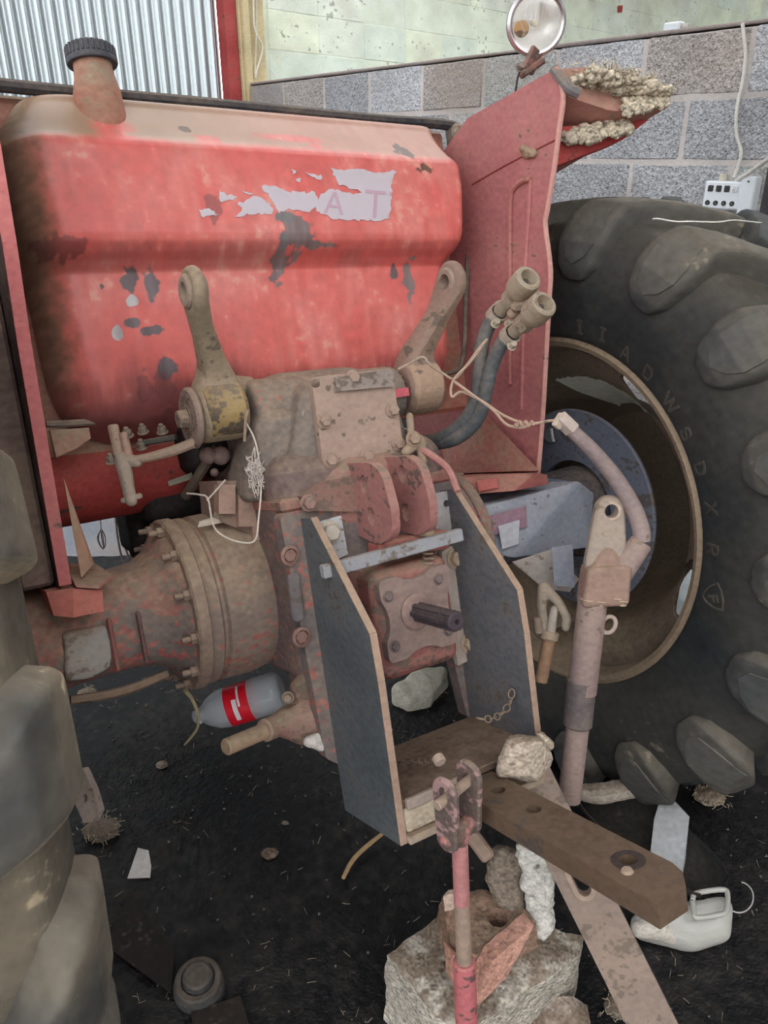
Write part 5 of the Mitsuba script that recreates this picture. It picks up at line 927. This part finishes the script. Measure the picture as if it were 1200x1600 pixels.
# -- concrete block, hollow brick and rubble
def hullblock(pts_top, z0, spread=0.02, amp=0.006, freq=25, seed=1, sub=0.012):
    T_ = np.array(pts_top); B_ = T_.copy(); c = T_.mean(0); B_ = c+(T_-c)*(1+spread); B_[:, 2] = z0
    return rough(hull([T_, B_]), amp, freq, seed, 4, sub)
zt_ = 0.20
cb = [w(604, 1492, z=zt_), w(705, 1418, z=zt_+0.01), w(912, 1462, z=zt_), w(905, 1492, z=zt_-0.01), w(770, 1588, z=zt_), w(735, 1606, z=zt_), w(680, 1590, z=zt_-0.01)]
CB = 'concrete_block'
add(CB, hullblock(cb, -0.01, 0.03, 0.010, 22, 4), 'masonry', (0.42, 0.385, 0.33), 0.55, 0.25, fr='w', smooth=60); tag(CB, 'rough concrete block on the earth floor under the brick', 'concrete block')
BR = 'hollow_brick'
zb = 0.275
bt = [w(689, 1402, z=zb), w(752, 1388, z=zb), w(808, 1408, z=zb), w(838, 1440, z=zb), w(790, 1478, z=zb-0.01), w(742, 1492, z=zb-0.01), w(705, 1470, z=zb-0.005)]
bt_ = np.array(bt); bl_ = bt_.mean(0)+(bt_-bt_.mean(0))*1.10; bl_[:, 2] = 0.200; ho = w(777, 1434, z=zb)
bm = rough(cut(hull([bt_, bl_]), [cyl(ho+[0, 0, -0.06], ho+[0, 0, 0.05], 0.021)]), 0.006, 40, 6, 4, 0.010)
add(BR, bm, 'masonry', (0.30, 0.195, 0.145), 0.35, 0.2, fr='w', smooth=40); tag(BR, 'broken red brick with a round hole, standing on the concrete block', 'brick')
for i, (q, dz) in enumerate((([(742, 1562), (770, 1500), (826, 1455), (834, 1446), (812, 1490), (790, 1530), (748, 1572)], 0.0), ([(708, 1492), (738, 1520), (735, 1556), (712, 1540)], 0.0))):
    D0 = 1.455 if i == 0 else 1.44; P_ = np.array([w(*p, D=D0+0.10*(p[0]-770)/70*(1 if i == 0 else -0.6)*0.5) for p in q])
    add(BR+'__broken_face', rough(hull([P_, P_+np.array([-0.015, 0.03, -0.004])]), 0.004, 45, 9+i, 3, 0.008), 'masonry', (0.52, 0.27, 0.215), 0.35, 0.05, fr='w', smooth=30)
sp_ = [w(692, 1400, z=0.30), w(712, 1396, z=0.30), w(716, 1455, z=0.24), w(700, 1470, z=0.22)]
add(BR+'__flake', rough(hull([np.array(sp_), np.array(sp_)+[0.012, 0.012, 0]]), 0.003, 50, 2, 3, 0.008), 'masonry', (0.50, 0.38, 0.31), 0.3, 0.05, fr='w', smooth=30)
WR = 'white_rubble'
m = rough(hull([ball(w(820, 1322, D=1.55), 0.018), ball(w(848, 1332, D=1.55), 0.018), ball(w(850, 1400, D=1.56), 0.02), ball(w(852, 1448, D=1.57), 0.018), ball(w(838, 1455, D=1.57), 0.012)]), 0.016, 38, 11, 4, 0.005)
add(WR, m, 'masonry', (0.60, 0.58, 0.53), 0.3, 0.9, fr='w', smooth=50); tag(WR, 'crumbly whitewashed lump of rubble standing behind the brick', 'rubble')
GR = 'grey_rubble'
m = rough(hull([ball(w(783, 1335, D=1.60), 0.02), ball(w(806, 1345, D=1.60), 0.022), ball(w(812, 1400, D=1.59), 0.018), ball(w(775, 1372, D=1.58), 0.018), ball(w(800, 1425, D=1.57), 0.02)]), 0.018, 26, 5, 4, 0.006)
add(GR, m, 'masonry', (0.22, 0.185, 0.15), 0.4, 0.6, fr='w', smooth=45); tag(GR, 'dark ragged lump of rubble against the white one', 'rubble')
SB = 'broken_stone'
ss_ = [w(835, 1580, z=0.09), w(852, 1558, z=0.10), w(895, 1556, z=0.10), w(918, 1570, z=0.085), w(930, 1640, z=0.07), w(830, 1640, z=0.08)]
add(SB, hullblock(ss_, -0.01, 0.05, 0.008, 28, 12, 0.010), 'masonry', (0.38, 0.31, 0.25), 0.35, 0.3, fr='w', smooth=45); tag(SB, 'pale brown broken stone at the bottom edge beside the concrete block', 'stone')

# -- cut-open oil can lying on the floor
JC = 'oil_can'
def Jw(px, py, z): return w(px, py, z=z)
sh_o = [Jw(905, 1242, 0.14), Jw(1030, 1228, 0.16), Jw(1075, 1290, 0.15), Jw(1168, 1400, 0.07), Jw(1130, 1432, 0.03), Jw(1010, 1440, 0.02), Jw(920, 1330, 0.02)]
c0 = Jw(1040, 1350, 0.05)
def shell(path_pairs, th, name, rgb, **k):
    pass
# body: a dark dished tray, built as an open half shell
nA, nB = 28, 14; ax0, ax1 = Jw(925, 1262, 0.02), Jw(1105, 1425, 0.02); jd = nz(ax1-ax0); js = np.cross(jd, [0, 0, 1]); JL = np.linalg.norm(ax1-ax0)
v = []
for s in (0, 1):
    for i in range(nA):
        u_ = i/(nA-1); rad = 0.105*(1-abs(2*u_-1)**6*0.35)*(1.0-0.25*u_); rad -= s*0.004
        for j in range(nB):
            a = math.pi*(0.02+0.96*j/(nB-1)); v.append(ax0+jd*JL*u_+js*rad*math.cos(a)*1.0+np.array([0, 0, 0.082-rad*0.78*math.sin(a)*1.0+0.018*meshkit.noise(np.array([[u_*5, j*0.5, 2.0]]))[0]]))
v = np.array(v).reshape(2, nA, nB, 3); f = []
idx = lambda s, i, j: (s*nA+i)*nB+j
for s in (0, 1):
    for i in range(nA-1):
        for j in range(nB-1):
            q = [idx(s, i, j), idx(s, i+1, j), idx(s, i+1, j+1), idx(s, i, j+1)]; q = q if s else q[::-1]; f += [[q[0], q[1], q[2]], [q[0], q[2], q[3]]]
for i in range(nA-1):
    for j in (0, nB-1): f += [[idx(0, i, j), idx(0, i+1, j), idx(1, i+1, j)], [idx(0, i, j), idx(1, i+1, j), idx(1, i, j)]]
jm = trimesh.Trimesh(v.reshape(-1, 3), np.array(f), process=False)
add(JC, jm, 'machine', (0.022, 0.021, 0.022), 0.05, 0.1, fr='w', smooth=40); tag(JC, 'cut-open black and white plastic oil can lying behind the drawbar', 'oil can')
fl_ = [Jw(1036, 1234, 0.17), Jw(1077, 1278, 0.16), Jw(1070, 1350, 0.07), Jw(1063, 1385, 0.05), Jw(1014, 1352, 0.08), Jw(1022, 1280, 0.14)]
P_ = np.array(fl_); add(JC+'__grey_flap', hull([P_, P_+np.array([0.002, 0.004, 0.0])]), 'machine', (0.34, 0.36, 0.38), 0.15, 0.15, fr='w', smooth=40)
rim_ = [Jw(900, 1236, 0.12), Jw(935, 1240, 0.15), Jw(985, 1232, 0.16), Jw(1032, 1230, 0.165)]
add(JC+'__back_rim', rough(tube(rim_, [0.02, 0.028, 0.026, 0.016], 12, 6), 0.004, 40, 3, 3), 'masonry', (0.42, 0.37, 0.30), 0.3, 0.3, fr='w', smooth=60)
# milky white end with a handle opening
we = melt([hull([ball(w(1005, 1448, z=0.035), 0.030), ball(w(1030, 1440, z=0.055), 0.026), ball(w(1075, 1462, z=0.03), 0.034), ball(w(1120, 1450, z=0.035), 0.032), ball(w(1128, 1418, z=0.06), 0.024), ball(w(1075, 1428, z=0.06), 0.026)])], 0.012, 4)
add(JC+'__white_end', we, 'milky_plastic', fr='w', smooth=True)
add(JC+'__white_end__stain', rough(hull([ball(w(1085, 1448, z=0.055), 0.014), ball(w(1110, 1446, z=0.052), 0.014), ball(w(1098, 1456, z=0.045), 0.014)]), 0.003, 60, 3, 3, 0.006), 'machine', (0.30, 0.24, 0.18), 0.3, 0.2, fr='w')
hd = [(1082, 1408), (1088, 1396), (1130, 1390), (1137, 1400), (1134, 1424), (1120, 1430), (1088, 1434), (1084, 1425)]
hp_ = [w(*p, z=0.10) for p in hd]; add(JC+'__handle_ring', tube(hp_+[hp_[0]], 0.0062, 8, 5), 'milky_plastic', fr='w', smooth=True)
add(JC+'__white_splash', rough(hull([ball(w(1000, 1452, z=0.05), 0.02), ball(w(1030, 1448, z=0.06), 0.02), ball(w(1060, 1468, z=0.03), 0.014)]), 0.006, 40, 4, 3, 0.008), 'masonry', (0.62, 0.58, 0.52), 0.2, 0.5, fr='w', smooth=60)
add(JC+'__wire_ring', tube([w(1155+22*math.cos(a), 1402+24*math.sin(a), z=0.06) for a in np.linspace(-1.4, 2.4, 14)], 0.0018, 6, 4), 'machine', (0.42, 0.40, 0.38), 0.1, 0, fr='w')

# -- litter on the floor
def onfloor(px, py): 
    p = w(px, py, z=0.0); p[2] = float(floor_h(np.array([p[0]]), np.array([p[1]]))[0]); return p
k = 'plastic_bag'; o_ = w(1045, 925, z=0.16)
add(k, rough(hull([ball(o_+np.array(d), 0.07) for d in ((-.1, 0, 0), (.12, .02, -.02), (0, .1, .03), (.02, -.02, -.09), (-.08, .05, -.09), (.1, .05, -.09))]), 0.03, 14, 6, 4, 0.02), 'machine', (0.55, 0.64, 0.66), 0.1, 0.05, fr='w'); tag(k, 'pale blue plastic bag on the floor outside the right rear wheel, seen through its rim', 'bag')
k = 'paper_scrap'; P_ = np.array([onfloor(*q)+[0, 0, dz] for q, dz in (((204, 1396), 0.004), ((222, 1360), 0.03), ((238, 1362), 0.032), ((241, 1378), 0.02), ((238, 1390), 0.004))])
add(k, hull([P_, P_+[0, 0, 0.003]]), 'machine', (0.62, 0.60, 0.58), 0.1, 0.05, fr='w', smooth=False); tag(k, 'pale torn scrap lying on the black floor left of centre', 'scrap')
k = 'steel_sheet'; P_ = np.array([onfloor(*q)+[0, 0, 0.012] for q in ((208, 1420), (275, 1500), (270, 1565), (170, 1500))])
add(k, hull([P_, P_+[0, 0, 0.004]]), 'machine', (0.012, 0.010, 0.010), 0.03, 0.2, fr='w', smooth=False); tag(k, 'dark triangular sheet lying flat on the floor beside the left tyre', 'sheet metal')
k = 'hub_cap'; o_ = onfloor(312, 1548)
add(k, lathe([(0.056, -0.02), (0.054, 0.02), (0.050, 0.036), (0.046, 0.040), (0.0365, 0.040), (0.0345, 0.035), (0.033, 0.040), (0.031, 0.052), (0.026, 0.056), (1e-4, 0.057)], o_, [0.05, -0.1, 1], 48), 'machine', (0.05, 0.048, 0.048), 0.22, 0.2, fr='w'); tag(k, 'dark round stepped hub cap standing on the black floor', 'hub cap')
k = 'steel_plate'; P_ = np.array([onfloor(*q)+[0, 0, 0.01] for q in ((300, 1592), (376, 1562), (402, 1645), (305, 1645))])
add(k, hull([P_, P_+[0, 0, 0.008]]), 'machine', (0.016, 0.014, 0.013), 0.06, 0.3, fr='w', smooth=False); tag(k, 'dark flat plate on the floor in front of the hub cap', 'plate')
k = 'straw_stalk'
add(k, tube([w(612, 1292, z=0.03), w(578, 1318, z=0.02), w(552, 1343, z=0.015), w(536, 1372, z=0.012)], [0.004, 0.006, 0.006, 0.005], 6, 5), 'machine', (0.44, 0.29, 0.14), 0.2, 0.1, fr='w'); tag(k, 'brown straw stalk lying on the floor below the black frame', 'straw')
def dirt(px, py, r, seed, label, rgb=(0.30, 0.25, 0.20), key='dirt_clod', n=60):
    c = onfloor(px, py); m = rough(trimesh.creation.icosphere(3, 1.0), 0.25, 2.4, seed, 4); m.apply_scale([r, r*0.8, r*0.45]); m.apply_translation(c+[0, 0, r*0.25])
    k = add(key, m, 'masonry', rgb, 0.5, 0.4, fr='w', smooth=50); tag(k, label, 'clod', kind=None)
    if r < 0.025: return
    g = np.random.default_rng(seed); ms = [tube([p, p+nz(g.normal(0, 1, 3)*[1, 1, 0.3])*r*g.uniform(0.15, 0.45)], 0.0010, 4, 0) for p in c+g.normal(0, 1, (n*2, 3))*[r*0.5, r*0.45, 0.0]+[0, 0, r*0.5]]
    add(k+'__straw', cat(ms), 'machine', (0.50, 0.42, 0.30), 0.1, 0, fr='w', smooth=True); labels.setdefault(k+'__straw', {})['kind'] = 'stuff'
dirt(1108, 1246, 0.042, 3, 'clod of straw and earth under the right rear tyre')
dirt(165, 1328, 0.045, 5, 'clod tangled with straw beside the left tyre', (0.12, 0.10, 0.08))
dirt(256, 1214, 0.017, 7, 'small pale clod on the dark floor under the left axle', (0.36, 0.31, 0.25), n=14)
dirt(140, 1100, 0.030, 9, 'clod under the left axle housing by the tyre', (0.26, 0.22, 0.18), n=24)
dirt(422, 1340, 0.022, 11, 'small brown clod in the middle of the dark floor', (0.14, 0.105, 0.085), n=20)
dirt(965, 1575, 0.030, 13, 'clod with pale fluff between the stone and the link bar', (0.20, 0.17, 0.14), n=60)
k = 'pale_stone'; P_ = [onfloor(623, 1098)+[0, 0, 0.05], onfloor(655, 1080)+[0, 0, 0.07], onfloor(690, 1068)+[0, 0, 0.06], onfloor(668, 1100)+[0, 0, 0.04], onfloor(640, 1108)+[0, 0, 0.03]]
add(k, rough(hull([ball(p_, 0.02) for p_ in P_]+[ball(p_*[1, 1, 0], 0.02) for p_ in P_]), 0.012, 20, 3, 4, 0.012), 'masonry', (0.58, 0.55, 0.47), 0.2, 0.7, fr='w', smooth=45); tag(k, 'pale stone on the floor seen through the black frame', 'stone')
g = np.random.default_rng(21); ms = []; ms2 = []
for _ in range(900):
    x, y = g.uniform(-1.1, 1.8), g.uniform(0.6, 2.5); z = float(floor_h(np.array([x]), np.array([y]))[0]); a = g.uniform(0, 6.28); l = g.uniform(0.003, 0.012); d = np.array([math.cos(a), math.sin(a), g.normal(0, 0.12)])*l; p = np.array([x, y, z+0.003])
    ms.append(tube([p-d, p+d*0.1+[0, 0, 0.002*g.normal()], p+d], 0.00075*g.uniform(0.6, 1.6), 4, 0))
for _ in range(700):
    x, y = g.uniform(-1.1, 1.8), g.uniform(0.6, 2.5); z = float(floor_h(np.array([x]), np.array([y]))[0]); m = trimesh.creation.icosphere(1, 1.0); m.vertices = m.vertices*g.uniform(0.5, 1.4, 3)*0.0035*g.choice([0.6, 1, 1, 2.2], p=[.4, .35, .2, .05]); m.apply_translation([x, y, z+0.001]); ms2.append(m)
add('floor__straw', cat(ms), 'machine', (0.22, 0.19, 0.15), 0.1, 0, fr='w', smooth=True); tag('floor__straw', 'bits of straw scattered over the black floor', kind='stuff')
add('floor__grit', cat(ms2), 'masonry', (0.11, 0.10, 0.09), 0.5, 0.3, fr='w', smooth=40); tag('floor__grit', 'small chips and grit scattered over the black floor', kind='stuff')
# -- small hanging wire cage and hanging leads under the cab floor
k = 'hanging_hook'; hc = P3(159, 845, 2.4)
hm = [tube([P3(157, 806, 2.4), P3(158, 828, 2.4)], 0.0016, 5, 0)]
for a in np.arange(5)*2*math.pi/5: hm.append(tube([P3(158, 826, 2.4)]+[hc+np.array([0.012*math.cos(a), 0.012*math.sin(a), 0.012]), hc+np.array([0.008*math.cos(a), 0.008*math.sin(a), -0.016]), hc+np.array([0, 0, -0.026])], 0.0018, 5, 4))
add(k, cat(hm), 'machine', (0.20, 0.19, 0.19), 0.2, 0.2, fr='t', smooth=True); tag(k, 'small wire cage hanging under the red cab floor', 'hook')
for i, (xs_, lab) in enumerate((([(180, 806), (184, 840), (190, 870), (200, 890)], 'pale electric lead hanging under the cab floor, left of the pair'), ([(186, 806), (190, 838), (200, 868), (207, 892)], 'pale electric lead hanging under the cab floor, right of the pair'))):
    add('hanging_lead', tube([P3(x, y, 2.2) for x, y in xs_], 0.0032, 6, 5), 'machine', (0.36, 0.31, 0.28), 0.2, 0.1); tag('hanging_lead' if i == 0 else 'hanging_lead_001', lab, 'lead')
add('white_string', tube([t(1020, 342, X=1.392), t(1030, 342, X=1.395), t(1055, 346, X=1.425), t(1080, 346, X=1.44), t(1120, 347, X=1.515), t(1145, 344, X=1.57), t(1160, 345, X=1.605), t(1195, 349, X=1.685), t(1225, 353, X=1.74)], 0.0016, 5, 5), 'machine', (0.70, 0.68, 0.62), 0.1, 0, smooth=True); tag('white_string', 'white string lying across the top lugs of the right rear tyre', 'string')
